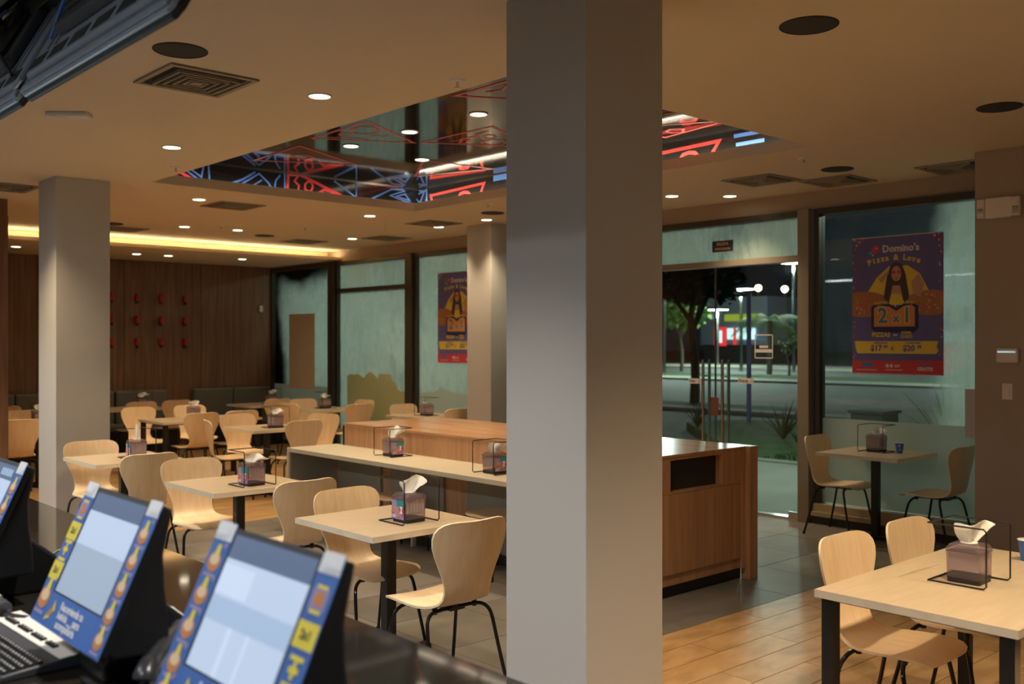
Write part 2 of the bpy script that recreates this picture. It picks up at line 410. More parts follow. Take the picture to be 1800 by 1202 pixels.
# tray lining: printed panels, led slots, gloss top, drawings
tray = thing('ceiling_tray', 'recessed black gloss ceiling tray with red and blue line drawings', 'ceiling panel', ((TX0+TX1)/2, (TY0+TY1)/2, 3.42))
def tobj(name, b, mats, **k):
    o = obj(name, b, mats, tray, **k); o.matrix_parent_inverse = Matrix.Translation((-(TX0+TX1)/2, -(TY0+TY1)/2, -3.42)); return o
PX0, PX1, PY0, PY1 = TX0-.10, TX1+.10, TY0-.10, TY1+.10        # printed panels stand back behind the lip of the opening
b = MB(); b.box(PX0-.05, PY0-.05, TZ, PX1+.05, PY1+.05, TZ+.03); tobj('top_panel', b, 'traytop')
for bx in ((PX0-.03, PY0, 3.2285, PX0, PY1, TZ-.001), (PX1, PY0, 3.2285, PX1+.03, PY1, TZ-.001), (PX0-.03, PY0-.03, 3.2285, PX1+.03, PY0-.0005, TZ-.001), (PX0-.03, PY1+.0005, 3.2285, PX1+.03, PY1+.03, TZ-.001)):
    b = MB(); b.box(*bx); tobj('side_panel', b, 'traytop')
for mt, bx in (('slot', (TX1+.030, TY0, 3.229, TX1+.065, TY1, 3.235)), ('slotdim', (TX0, TY1+.030, 3.229, TX1, TY1+.065, 3.235)), ('slotdim', (TX0, TY0-.065, 3.229, TX1, TY0-.030, 3.235)), ('slotdim', (TX0-.065, TY0, 3.229, TX0-.030, TY1, 3.235))):
    b = MB(); b.box(*bx); tobj('led_strip', b, mt)
b = MB()
for bx in ((TX1+.0005, TY0-.008, 3.2285, TX1+.008, TY1+.008, 3.248), (TX0-.008, TY0-.008, 3.2285, TX0-.0005, TY1+.008, 3.248), (TX0, TY0-.008, 3.2285, TX1, TY0-.0005, 3.248), (TX0, TY1+.0005, 3.2285, TX1, TY1+.008, 3.248)): b.box(*bx)
setp(tobj('lip', b, 'ceiling'))
for bx in ((PX1-.006, PY0, TZ-.010, PX1-.0005, PY1, TZ-.001), (PX0, PY1-.006, TZ-.010, PX1-.007, PY1-.0005, TZ-.001)):
    b = MB(); b.box(*bx); tobj('metal_trim', b, 'steel')
TOP = [('r', .03, [(4.31, 6.41), (5.07, 6.84), (4.33, 7.26), (4.31, 6.41)]), ('r', .025, [(4.56, 6.63), (4.6, 6.76), (4.54, 6.85), (4.44, 6.83), (4.37, 6.72), (4.38, 6.6), (4.46, 6.56), (4.56, 6.63)]),
 ('r', .02, [(4.48, 6.91), (4.5, 6.97), (4.45, 7.0), (4.41, 6.97), (4.4, 6.9), (4.45, 6.88), (4.48, 6.91)]), ('r', .02, [(4.64, 6.86), (4.66, 6.78), (4.72, 6.82), (4.73, 6.72)]), ('r', .02, [(4.40, 7.14), (4.52, 7.04), (4.70, 6.98)]),
 ('r', .03, [(5.14, 5.9), (5.11, 6.78), (5.95, 6.30), (5.14, 5.9)]), ('r', .02, [(5.23, 6.05), (5.24, 6.22), (5.29, 6.28), (5.26, 6.42), (5.29, 6.49), (5.26, 6.58)]),
 ('r', .02, [(5.42, 6.18), (5.45, 6.24), (5.4, 6.28), (5.34, 6.25), (5.32, 6.16), (5.37, 6.14), (5.42, 6.18)]), ('r', .02, [(5.3, 6.47), (5.33, 6.41), (5.4, 6.54), (5.36, 6.58), (5.3, 6.47)]),
 ('r', .025, [(5.64, 6.29), (5.68, 6.39), (5.62, 6.47), (5.52, 6.47), (5.46, 6.39), (5.47, 6.29), (5.55, 6.25), (5.64, 6.29)]), ('r', .03, [(4.31, 5.34), (4.33, 4.5), (5.10, 4.92), (4.31, 5.34)]),
 ('r', .02, [(4.44, 4.8), (4.39, 4.9), (4.45, 5.0), (4.40, 5.12)]), ('r', .025, [(4.75, 4.9), (4.68, 4.98), (4.60, 4.9), (4.68, 4.82), (4.75, 4.9)]), ('r', .03, [(4.41, 7.60), (4.45, 8.5), (5.30, 8.05), (4.41, 7.60)]),
 ('r', .025, [(4.8, 8.0), (4.75, 8.12), (4.63, 8.12), (4.58, 8.0), (4.66, 7.92), (4.8, 8.0)]), ('r', .03, [(5.90, 5.30), (6.34, 4.55), (6.48, 5.25), (5.90, 5.30)]), ('r', .025, [(6.42, 5.02), (6.38, 5.10), (6.30, 5.10), (6.26, 5.02), (6.32, 4.94), (6.42, 5.02)]),
 ('b', .03, [(6.30, 4.40), (6.52, 4.60)]), ('b', .03, [(6.36, 4.34), (6.53, 4.50)]), ('b', .03, [(6.42, 4.28), (6.53, 4.40), (6.53, 4.2)]), ('r', .03, [(5.6, 7.4), (6.4, 7.35), (6.1, 8.2), (5.6, 7.4)]), ('r', .03, [(5.2, 4.3), (5.9, 4.05), (5.8, 4.8), (5.2, 4.3)])]
LEFT = [('r', .03, [(4.98, 3.232), (4.99, 3.385), (5.12, 3.40), (5.63, 3.232)]), ('r', .022, [(5.1, 3.385), (5.06, 3.33), (5.11, 3.29), (5.1, 3.235)]), ('r', .022, [(5.27, 3.3), (5.25, 3.25), (5.22, 3.24), (5.18, 3.26), (5.18, 3.31), (5.21, 3.34), (5.25, 3.34), (5.27, 3.3)]),
 ('r', .022, [(5.34, 3.24), (5.4, 3.28), (5.48, 3.265), (5.52, 3.24)]), ('r', .03, [(3.75, 3.235), (3.81, 3.255), (3.85, 3.235)]), ('r', .03, [(3.84, 3.30), (3.98, 3.235)]), ('b', .018, [(3.94, 3.30), (4.05, 3.235)]), ('b', .018, [(3.98, 3.32), (4.08, 3.26), (4.1, 3.36)]),
 ('b', .018, [(4.15, 3.38), (4.16, 3.235)]), ('b', .02, [(4.38, 3.235), (4.49, 3.28), (4.63, 3.37)]), ('b', .018, [(4.48, 3.235), (4.67, 3.36), (4.77, 3.28), (4.8, 3.24), (4.61, 3.24), (4.7, 3.3)]), ('b', .018, [(4.95, 3.40), (4.95, 3.24), (4.84, 3.235), (4.85, 3.31), (4.9, 3.37)]),
 ('b', .018, [(5.52, 3.38), (5.79, 3.235), (5.79, 3.39)]), ('b', .018, [(5.97, 3.235), (6.24, 3.37), (6.40, 3.38)]), ('b', .018, [(6.5, 3.24), (6.22, 3.3), (6.42, 3.37)]), ('b', .018, [(6.48, 3.27), (6.3, 3.30), (6.42, 3.335), (6.48, 3.27)])]
RIGHT = [('r', .026, [(8.50, 3.235), (8.53, 3.30), (7.64, 3.33), (7.70, 3.235)]), ('r', .03, [(7.86, 3.235), (7.90, 3.265), (7.96, 3.275), (8.02, 3.265), (8.05, 3.235)]), ('b', .018, [(8.80, 3.38), (8.80, 3.30), (8.72, 3.24), (8.64, 3.36), (8.74, 3.385)]), ('b', .018, [(8.75, 3.34), (8.60, 3.37), (8.60, 3.24)]),
 ('r', .030, [(6.9, 3.235), (6.95, 3.31), (6.0, 3.33), (6.1, 3.235)]), ('r', .030, [(5.75, 3.30), (4.76, 3.325), (4.83, 3.235)]), ('r', .03, [(4.97, 3.235), (5.0, 3.265), (5.06, 3.275), (5.12, 3.265), (5.15, 3.235)]), ('b', .06, [(7.50, 3.36), (7.20, 3.36)]), ('b', .03, [(4.62, 3.34), (4.30, 3.34)]), ('b', .03, [(4.60, 3.27), (4.34, 3.27)])]
b = MB()
for i, (c, wd, pts) in enumerate(TOP): b.strip(pts, wd, lambda u, v: (u, v, TZ-.0015-.0001*i), 0 if c == 'r' else 1)
LEFT = [(c, wd, [(u*1.0113, 1.72+(v-1.72)*1.0113) for u, v in pts]) for c, wd, pts in LEFT]; RIGHT = [(c, wd, [(u*1.0153, min(TZ-.02, 1.72+(v-1.72)*1.0153)) for u, v in pts]) for c, wd, pts in RIGHT]
for i, (c, wd, pts) in enumerate(LEFT): b.strip(pts, wd, lambda u, v: (u, PY1-.0015-.0001*i, v), 0 if c == 'r' else 1)
for i, (c, wd, pts) in enumerate(RIGHT): b.strip(pts, wd, lambda u, v: (PX1-.0015-.0001*i, u, v), 0 if c == 'r' else 1)
tobj('line_drawings', b, ['red', 'blue'], recalc=False)

# columns
def column(n, x, y, mat='column', wd=.465):
    b = MB(); b.box(x, y, 0, x+wd, y+wd, ZC); 
    o = struct(n, b, mat, bev=.004); return o
setp(column('column', 2.80, 2.66), 'large grey square column in the middle, nearest the counter')
setp(column('column', 2.85, 9.03), 'grey square column behind the left table')
setp(column('column', 7.88, 9.07, wd=.45), 'beige column by the windows, behind the wooden island')
setp(column('column', 7.68, 2.765, 'pier'), 'dark beige column at the right edge with the light switch')

# wood wall at the back: panels as parts
b = MB(); b.box(-3.2, YB, 0, XW+.1, YB+.12, ZC); wb = struct('wall_back', b, 'walnut')
xs = [3.0, 3.55, 4.67, 5.949, 7.225, 8.50]
for i in range(len(xs)-1):
    b = MB(); b.box(xs[i]+.004, YB-.02, .0, xs[i+1]-.004, YB-.001, 3.005); obj('wall_panel', b, 'walnut', wb, bev=.003)
b = MB(); b.box(2.70, 10.83, 0, 2.955, YB-.03, ZC); 
wp = struct('wall_left_partition', b, 'walnut')
for i in range(4):
    b = MB(); b.box(2.956, 10.85+i*1.18, .0, 2.968, 10.85+i*1.18+1.17, 3.0); obj('wall_panel', b, 'walnut', wp, bev=.002)
for nm, bx in (('wall_left', (-3.2, -3.2, 0, -3.1, YB, ZC)), ('wall_front', (-3.2, -3.2, 0, XW+.1, -3.1, ZC))):
    b = MB(); b.box(*bx); struct(nm, b, 'column')

# window wall (X = 8.55)
b = MB(); b.box(XW-.02, -3.2, 2.99, XW+.14, YB, ZC); struct('wall_right', b, 'pier')
def wbox(y0, y1, z0, z1, x0=XW-.05, x1=XW+.06): b = MB(); b.box(x0, y0, z0, x1, y1, z1); return b
def window(n, y0, y1, panes, sill=True, ztop=2.93):
    """frame with head, side posts and sill; panes: (material, z0, z1)"""
    f = struct('window_%d' % n, wbox(y0, y1, ztop, 2.99), 'frame')
    for ya in (y0, y1-.05): obj('side_frame', wbox(ya, ya+.05, 0.0 if not sill else .19, ztop), 'frame', f)
    if sill:
        obj('window_sill', wbox(y0, y1, .08, .19, XW-.09, XW+.06), 'sill', f, bev=.004)
        obj('sill_step', wbox(y0, y1, .075, .115, XW-.12, XW+.05), 'sill', f)
        obj('skirting', wbox(y0, y1, 0, .075, XW-.10, XW+.05), 'skirt', f)
    for k, (mt, z0, z1) in enumerate(panes):
        obj('pane', wbox(y0+.05, y1-.05, z0, z1, XW+.004, XW+.012), mt, f)
    return f
w1 = window(1, 13.70, YB, [('fogside', .19, 2.93)])
w2 = window(2, 11.62, 13.54, [('fogglass2', .02, 2.50), ('fogglass', 2.56, 2.93)], sill=False)
obj('transom_bar', wbox(11.62, 13.54, 2.50, 2.56), 'frame', w2)
w3 = window(3, 9.60, 11.46, [('fogglass2', .19, 2.93)])
struct('trim_2', wbox(13.54, 13.70, 0, 2.99, XW-.10, XW+.08), 'frame'); struct('trim_3', wbox(11.46, 11.62, 0, 2.99, XW-.10, XW+.08), 'frame')
w4 = window(4, 7.34, 9.5, [('glass', .19, 2.93)])
struct('trim_4', wbox(9.5, 9.6, 0, 2.99, XW-.08, XW+.08), 'frame')
w5 = window(5, 2.70, 5.08, [('fogright', .19, 2.93)])
w6 = window(6, -3.0, 2.70, [('glass', .19, 2.93)])
struct('trim_5', wbox(5.10, 5.22, 0, 2.99, XW-.12, XW+.06), 'framelit', bev=.004)
b = MB(); b.tube([(XW-.02, 15.0, 1.1), (XW-.02, 15.0, 2.93)], .012, 6); 
# door between trim_5 and window_4
dr = struct('door_1', wbox(5.22, 7.34, 2.93, 2.99), 'frame')
obj('transom_bar', wbox(5.22, 7.34, 2.50, 2.56), 'framelit', dr); obj('transom_pane', wbox(5.22, 7.34, 2.56, 2.93, XW+.004, XW+.012), 'fogglass', dr)
obj('threshold', wbox(5.22, 7.34, 0, .012, XW-.04, XW+.06), 'steel', dr)
for k, (ya, yb, yh) in enumerate(((5.23, 6.262, 6.14), (6.268, 7.33, 6.385))):
    lf = obj('door_leaf', wbox(ya, yb, .015, 2.495, XW+.0, XW+.012), 'glass', dr)
    for sx in (-1, 1):
        x = XW+.006+sx*.055
        b = MB(); b.tube([(x, yh, .45), (x, yh, 1.535)], .016, 10); b.tube([(x, yh, .62), (XW+.006, yh, .62)], .009, 8); b.tube([(x, yh, 1.36), (XW+.006, yh, 1.36)], .009, 8)
        obj('pull_bar', b, 'steel', lf, smooth=True)
    obj('patch_fitting', wbox(ya, ya+.16, .012, .06, XW-.004, XW+.016) if k == 0 else wbox(yb-.16, yb, .012, .06, XW-.004, XW+.016), 'chrome', lf)
    obj('edge_seal', wbox((yb-.004) if k == 0 else ya, yb if k == 0 else ya+.004, .015, 2.495, XW-.002, XW+.014), 'steel', lf)

# decor on the glass
def wm(yc, x=XW-.001):           # map (u right as seen from inside, v up) on the glass
    return lambda u, v, l=0: (x-.0006*(l+1), yc-u, v)
SKY = [(13.27, .20), (13.27, 1.182), (13.183, 1.225), (13.076, 1.21), (12.97, 1.23), (12.866, 1.186), (12.803, 1.17), (12.741, 1.23), (12.639, 1.267), (12.537, 1.235), (12.437, 1.157), (12.407, 1.238), (12.102, 1.245), (12.073, 1.134), (11.997, 1.131), (11.911, 1.011), (11.68, .995), (11.68, .20)]
b = MB(); b.prism(SKY, 0, XW-.004, XW-.001); setp(obj('frosted_film', b, 'filmwarm'), 'yellowish frosted window film cut as a stepped skyline on the middle left window', 'window film')
b = MB(); b.prism([(11.40, .20), (11.40, .99), (10.989, 1.039), (10.903, 1.105), (10.818, 1.066), (10.634, 1.031), (10.308, 1.018), (9.66, 1.018), (9.66, .20)], 0, XW-.004, XW-.001)
setp(obj('frosted_film', b, 'film'), 'pale frosted window film with a low peak under the left poster', 'window film')
setp(obj('frosted_film', wbox(13.76, 15.58, .20, 1.0, XW-.004, XW-.001), 'film'), 'frosted film along the bottom of the farthest window', 'window film')
setp(obj('frosted_film', wbox(2.76, 5.02, .20, 1.0, XW-.004, XW-.001), 'film'), 'grey frosted film along the bottom of the window behind the right hand table for two', 'window film')
b = MB(); b.box(XW-.008, 14.24, .94, XW-.004, 15.07, 2.19); setp(obj('paper_sheet', b, 'sheet'), 'large blank beige paper taped to the far corner window', 'paper')
b = MB(); b.box(XW-.03, 3.30, .91, XW-.02, 3.665, 1.32); setp(obj('notice_board', b, 'sheet2'), 'white notice panel half hidden by the right column', 'notice')

def poster(yl, ztop, label):
    W_, H_ = .852, 1.25
    o = bpy.data.objects.new('window_poster', None); C.objects.link(o); o.location = (XW-.012, yl-W_/2, ztop-H_); setp(o, label, 'poster', None)
    bk = MB(); bk.box(-.001, -W_/2, 0, .001, W_/2, H_); obj('backing', bk, 'pblue', o)
    mats = ['pblue', 'pyel', 'pred', 'porange', 'pskin', 'phair', 'ppizza', 'pcheese', 'pnavy', 'pwhite', 'pcyan', 'ppink']; I = {k: i for i, k in enumerate(mats)}
    mp = lambda u, v, l=0: (-.0012-.0004*l, -(u-.5)*W_, v*H_)
    b = MB()
    def pg(pts, m, l): b.poly([mp(min(1, max(0, u)), v, l) for u, v in pts], I[m])
    def el(cx, cy, rx, ry, m, l, n=18): pg([(cx+rx*math.cos(2*PI*i/n), cy+ry*math.sin(2*PI*i/n)) for i in range(n)], m, l)
    def tx(s, u, v, sz, m, l, bold=.002, sx=1, rot=0): 
        vs, fs = text_geo(s, sz, bold*1.0); c, sn = math.cos(rot), math.sin(rot)
        b.add([mp(u+sx*(x*c-y*sn)/W_, v+(x*sn+y*c)/H_, l) for x, y in vs], fs, I[m])
    pg([(.13, .55), (.28, .70), (.42, .78), (.62, .78), (.75, .72), (.86, .58), (.86, .5), (.13, .5)], 'pyel', 1)
    # pizzas
    el(.13, .51, .30, .095, 'ppizza', 2); el(.87, .51, .28, .09, 'ppizza', 2)
    rr = random.Random(3)
    for i in range(46):
        s = -1 if i % 2 else 1; a = rr.uniform(0, 6.28); q = math.sqrt(rr.random()); cx = .5+s*.37+q*.20*math.cos(a); cy = .51+q*.07*math.sin(a)
        if .01 < cx < .99: el(cx, cy, .012, .007, ('pcheese', 'pred', 'porange')[i % 3], 3+i % 3*.2, 7)
    # figure with sunglasses
    pg([(.40, .72), (.44, .79), (.5, .81), (.56, .79), (.60, .72), (.64, .56), (.60, .50), (.40, .50), (.36, .56)], 'phair', 3.6)
    pg([(.46, .64), (.54, .64), (.58, .52), (.42, .52)], 'pskin', 4); pg([(.45, .58), (.55, .58), (.59, .50), (.41, .50)], 'pyel', 4.3)
    el(.5, .725, .055, .055, 'pskin', 4.4); el(.47, .735, .024, .013, 'pred', 4.8, 10); el(.53, .735, .024, .013, 'pred', 4.8, 10); el(.5, .69, .018, .006, 'pred', 4.8, 8)
    pg([(.30, .69), (.40, .745), (.42, .73), (.34, .66)], 'pskin', 4.2); pg([(.66, .66), (.74, .72), (.80, .64), (.76, .55), (.68, .58)], 'pskin', 4.2)
    # deal lettering
    pg([(.22, .49), (.28, .515), (.42, .51), (.5, .48), (.58, .51), (.68, .515), (.74, .49), (.74, .33), (.68, .30), (.28, .30), (.22, .33)], 'pnavy', 5)
    pg([(.25, .48), (.30, .50), (.42, .49), (.5, .455), (.58, .49), (.66, .50), (.70, .48), (.70, .345), (.25, .345)], 'porange', 5.4)
    tx('2', .35, .42, .19, 'pyel', 5.8, .012); tx('x', .50, .405, .12, 'pyel', 5.8, .009); tx('1', .615, .42, .19, 'pyel', 5.8, .012)
    tx('2', .35, .42, .19, 'pcyan', 6.2, .004); tx('x', .50, .405, .12, 'pcyan', 6.2, .003); tx('1', .615, .42, .19, 'pcyan', 6.2, .004)
    tx('MARTES', .33, .515, .035, 'pyel', 6.4, .001, rot=.05); tx('JUEVES', .63, .515, .035, 'pyel', 6.4, .001, rot=-.05); tx('y', .49, .50, .03, 'pwhite', 6.4)
    tx('PIZZAS', .33, .285, .055, 'pyel', 6.4, .002); tx('con', .49, .285, .025, 'pwhite', 6.4); tx('SÚPER', .61, .298, .034, 'pyel', 6.4, .001); tx('QUESO', .61, .272, .034, 'pyel', 6.4, .001)
    pg([(.03, .24), (.95, .24), (.93, .205), (.95, .17), (.92, .15), (.06, .15), (.04, .19)], 'pyel', 5.2)
    tx('2 MEDIANAS', .32, .226, .024, 'pblue', 5.8, .001); tx('2 FAMILIARES', .68, .226, .024, 'pblue', 5.8, .001)
    tx('$17', .275, .188, .072, 'pblue', 5.8, .003); tx('.99', .375, .198, .038, 'pblue', 5.8, .002); tx('ó', .455, .188, .05, 'pblue', 5.8, .002)
    tx('$20', .635, .188, .072, 'pblue', 5.8, .003); tx('.99', .745, .198, .038, 'pblue', 5.8, .002)
    pg([(0, .095), (1, .105), (1, 0), (0, 0)], 'pred', 5.2); pg([(.10, .055), (.12, .08), (.17, .09), (.23, .075), (.26, .055)], 'pcyan', 5.6)
    tx('(?) ?', .18, .066, .02, 'pwhite', 6) if 0 else None
    el(.40, .062, .02, .014, 'pwhite', 5.8, 10); el(.445, .062, .018, .014, 'pwhite', 5.8, 10); tx('APP', .51, .060, .03, 'pwhite', 5.8, .001)
    pg([(.05, .033), (.28, .033), (.28, .028), (.05, .028)], 'pwhite', 5.8); pg([(.38, .035), (.57, .035), (.57, .030), (.38, .030)], 'pwhite', 5.8)
    tx('DELIVERY', .81, .073, .030, 'pcyan', 5.8, .001); tx('GRATIS', .81, .042, .042, 'pwhite', 5.8, .002)
    # logo and titles
    def rot(cx, cy, hw, hh, a, m, l):
        pg([(cx+(x*math.cos(a)-y*math.sin(a))/W_, cy+(x*math.sin(a)+y*math.cos(a))/H_) for x, y in ((-hw, -hh), (hw, -hh), (hw, hh), (-hw, hh))], m, l)
    rot(.265, .905, .030, .030, PI/4-.25, 'pred', 1.4); rot(.225, .878, .030, .030, PI/4-.25, 'pcyan', 1.2); el(.28, .915, .011, .0075, 'pwhite', 1.8, 8); el(.21, .885, .009, .006, 'pwhite', 1.8, 8); el(.235, .867, .009, .006, 'pwhite', 1.8, 8)
    tx("Domino's", .545, .905, .088, 'pwhite', 1.6, .003)
    for i, ch in enumerate('Pizza & Love'):
        t_ = (i-5.5)/5.5; tx(ch, .47+t_*.27, .842-t_*t_*.030, .070, 'pyel', 1.6, .003, rot=-t_*.30)
    # confetti border
    for i in range(70):
        s = rr.choice((0, 1)); u = (rr.uniform(.0, .045) if s else rr.uniform(.955, 1)); v = rr.uniform(.1, .99)
        el(u, v, .008, .007, rr.choice(('pred', 'pwhite', 'ppink', 'porange')), 1.2+rr.random()*.4, 5)
    for i in range(30):
        u = rr.uniform(0, .16); v = 1-rr.uniform(0, .09)*(1-u/.17); u = u if i % 2 else 1-u
        el(u, v, .010, .007, rr.choice(('pred', 'pwhite', 'ppink')), 1.2+rr.random()*.4, 5)
    obj('printed_artwork', b, mats, o, recalc=False)
    for zz in (.004, H_-.004):
        t_ = MB(); t_.tube([(0, -W_/2, zz), (0, W_/2, zz)], .004, 6); obj('hanging_rail', t_, 'white', o)
    return o
poster(4.707, 2.678, 'tall purple and yellow pizza offer poster hanging in the right hand window')
poster(10.955, 2.681, 'pizza offer poster in the left windows, cut off by the beige column')

# door stickers
def plate(name, y, z, w_, h_, mat, label, words=(), cat='sign', tcol='ink'):
    o = bpy.data.objects.new(name, None); C.objects.link(o); o.location = (XW-.002, y, z); setp(o, label, cat)
    b = MB(); b.box(-.002, -w_/2, -h_/2, 0, w_/2, h_/2); obj('plate', b, mat, o)
    b = MB(); mp = lambda u, v, l=0: (-.0028, -u, v)
    for s, u, v, sz in words: put_text(b, s, u, v, sz, mp, 0, .0008)
    if words: obj('lettering', b, tcol, o, recalc=False)
    return o
plate('door_sign', 6.525, 1.305, .165, .055, 'sheet2', 'small white door label reading Hale, left of the bar handles', (('Hale', -.03, 0, .04), ('›', .055, 0, .04)))
plate('door_sign', 5.885, 1.325, .185, .055, 'sheet2', 'small white door label reading Empuje, right of the bar handles', (('Empuje', -.025, 0, .038), ('›', .070, 0, .04)))
plate('exit_sign', 6.17, 2.715, .26, .115, 'ink', 'dark sign on the fogged transom above the glass door', (('SALIDA', 0, .022, .045), ('EMERGENCIA', 0, -.028, .032)), tcol='pcheese')
o = bpy.data.objects.new('notice_sticker', None); C.objects.link(o); o.location = (XW-.002, 5.672, 1.675); setp(o, 'white outlined notice sticker with a blue line on the right door leaf', 'sign')
b = MB(); b.prism([(-.106, -.12), (.106, -.12), (.106, .12), (-.106, .12)], 0, -.0005, 0)
b = MB()
for x0, y0, x1, y1 in ((-.106, -.12, .106, -.11), (-.106, .11, .106, .12), (-.106, -.12, -.097, .12), (.097, -.12, .106, .12)): b.box(-.002, x0, y0, 0, x1, y1)
b.box(-.002, -.05, -.015, 0, .05, .01); b.box(-.002, -.095, -.06, 0, .095, -.028)
obj('border', b, 'sheet2', o); b = MB(); b.box(-.002, -.03, .06, 0, .08, .085); obj('blue_line', b, 'pcyan', o)
plate('door_lock_sign', 6.27, 1.045, .10, .19, plain('sticker_brown', (.16, .05, .035), .6), 'reddish brown sticker between the door bar handles', (), 'sign')

# wall fittings on the wood wall
lampx = [5.345, 5.746, 6.146, 6.532, 6.932]
first = None
rows = {2.415: 'top', 2.065: 'middle', 1.715: 'bottom'}
coln = {5.345: 'hidden', 5.746: 'first', 6.146: 'second', 6.532: 'third', 6.932: 'last'}
for zz, rn in rows.items():
    for xx in lampx[1:]:
        lab = 'red wall cap on the wood wall, %s row, %s of four from the column' % (rn, coln[xx])
        if first is None:
            t = thing('wall_cap', lab, 'wall decoration', (xx, YB-.02, zz), 0, 'red wall caps on the wood wall')
            b = MB(); b.lathe([(.001, 0), (.042, .0), (.045, .008), (.045, .035), (.030, .055), (.001, .06)], 16)
            b.v = [(p[0]*.85, -p[2], p[1]*1.55) for p in b.v]; obj('cap', b, 'redmetal', t, smooth=True)
            b = MB(); b.box(-.012, -.06, -.085, .012, -.0, -.055); obj('bracket', b, 'black', t); first = t
        else: copy_tree(first, lab, (xx, YB-.02, zz))
b = MB(); b.box(-.035, -.03, -.055, .035, 0, .055); o = obj('thermostat', b, 'offwhite', bev=.012); o.location = (8.30, YB-.02, 2.29); setp(o, 'small pale oval sensor on the wood wall near the corner window', 'thermostat')

# banquettes along the wood wall
def banq(x0, x1, label):
    t = thing('banquette', label, 'bench', ((x0+x1)/2, 15.3, 0), 0, 'grey banquettes along the wood wall'); h = (x1-x0)/2
    n = max(1, round((x1-x0)/.75))
    for i in range(n):
        a = -h+2*h*i/n; c = -h+2*h*(i+1)/n
        b = MB(); b.box(a+.006, .13, .44, c-.006, .28, .96); obj('back_cushion', b, 'vinyl', t, bev=.03)
        b = MB(); b.box(a+.006, -.28, .36, c-.006, .13, .47); obj('seat_cushion', b, 'vinyl', t, bev=.03)
    b = MB(); b.box(-h, -.24, .0, h, .28, .36); obj('base', b, 'black', t)
banq(3.60, 5.74, 'long grey vinyl banquette mostly hidden by the left column'); banq(5.75, 6.575, 'short grey vinyl banquette below the red wall caps'); banq(7.02, 8.40, 'grey vinyl banquette in the far right corner')

# ================================================================== CEILING FITTINGS
def spot_light(parent, power, col=WARM, size=104, blend=.9, r=.05):
    l = bpy.data.lights.new('downlight_beam', 'SPOT'); l.energy = power; l.color = col; l.spot_size = math.radians(size); l.spot_blend = blend; l.shadow_soft_size = r
    o = bpy.data.objects.new('downlight_beam', l); C.objects.link(o); o.parent = parent; o.location = (0, 0, -.03); return o
DL = [(3.065, 5.054, 'large bright downlight between the vent and the ceiling tray'), (3.061, 7.113, 'downlight left of the ceiling tray, above the white sprinkler'), (4.387, 9.536, 'downlight just beyond the far left corner of the tray'),
 (5.288, 11.915, 'downlight above the light cove, left of a pair'), (5.958, 11.816, 'downlight above the light cove, right of a pair'), (6.402, 9.474, 'downlight beyond the far edge of the tray'),
 (7.627, 11.721, 'downlight before the middle left window'), (7.734, 6.186, 'downlight in front of the glass door, beside the big column'), (8.157, 5.802, 'downlight in front of the glass door, right of its twin'),
 (7.65, 9.80, 'downlight just before the beige column'), (7.62, 8.85, 'downlight at the near side of the beige column')]
HID = [(3.06, .93, 'hidden downlight in front of the large lower right table'), (4.2, .85, 'hidden downlight over the near side of the large lower right table'), (5.4, .80, 'hidden downlight beyond the large lower right table'),
 (3.6, 3.35, 'added unseen downlight behind the big column'), (2.2, 8.8, 'added unseen downlight left of the left column'), (3.85, 10.9, 'added unseen downlight behind the left column')]  # these three are added out of sight to light the chairs and tables nearby
CNT = [(1.5, 1.0, 'hidden downlight over the counter, nearest the camera'), (1.42, 3.0, 'hidden downlight over the two nearest screens'), (1.38, 5.0, 'hidden downlight over the leftmost screen'), (1.38, 7.0, 'hidden downlight beyond the counter'), (1.38, 9.0, 'hidden downlight farthest beyond the counter')]
dlp = None
def mk_down(x, y, z, label, power, group='round ceiling downlights'):
    global dlp
    if dlp is None:
        t = thing('ceiling_downlight', label, 'ceiling light', (x, y, z), 0, group)
        b = MB(); b.lathe([(.072, 0), (.072, -.006), (.062, -.008), (.060, 0)], 28, cap=False); obj('trim_ring', b, 'offwhite', t, smooth=True)
        b = MB(); b.lathe([(.061, -.001), (.061, -.005), (.02, -.0055)], 28); obj('diffuser', b, 'lamp', t); spot_light(t, power)
        dlp = t; return t
    c = copy_tree(dlp, label, (x, y, z), group=group)
    for ch in c.children:
        if ch.type == 'LIGHT': ch.data = ch.data.copy(); ch.data.energy = power
    return c
for x, y, lab in DL: mk_down(x, y, ZC, lab, DOWN_W)
for x, y, lab in HID:
    for ch_ in mk_down(x, y, ZC, lab, DOWN_W*(.5 if x > 5 else 2.2 if y > 3 else 2.4)).children:
        if ch_.type == 'LIGHT' and y < 1: ch_.data.spot_size = math.radians(104)
for x, y, lab in CNT:
    for ch_ in mk_down(x, y, ZC, lab, COUNTER_W).children:
        if ch_.type == 'LIGHT': ch_.data.color = NEUTRAL
for x, y, lab in ((7.254, 14.235, 'small downlight in the soffit right of the red caps'), (5.686, 14.448, 'small downlight in the soffit above the red caps'), (6.15, 14.414, 'faint small downlight in the soffit, middle one of the row'), (4.04, 14.424, 'small downlight in the soffit left of the left column')): mk_down(x, y, 3.01, lab, DOWN_W*.22)
for x, y, lab in ((4.784, 5.648, 'downlight in the black tray nearest the big column'), (4.773, 6.495, 'downlight in the black tray beside the red drawn triangle'), (4.743, 7.307, 'leftmost downlight in the black tray'), (5.588, 7.408, 'downlight in the black tray nearest its far corner')): mk_down(x, y, TZ, lab, DOWN_W*1.25, 'downlights in the ceiling tray')

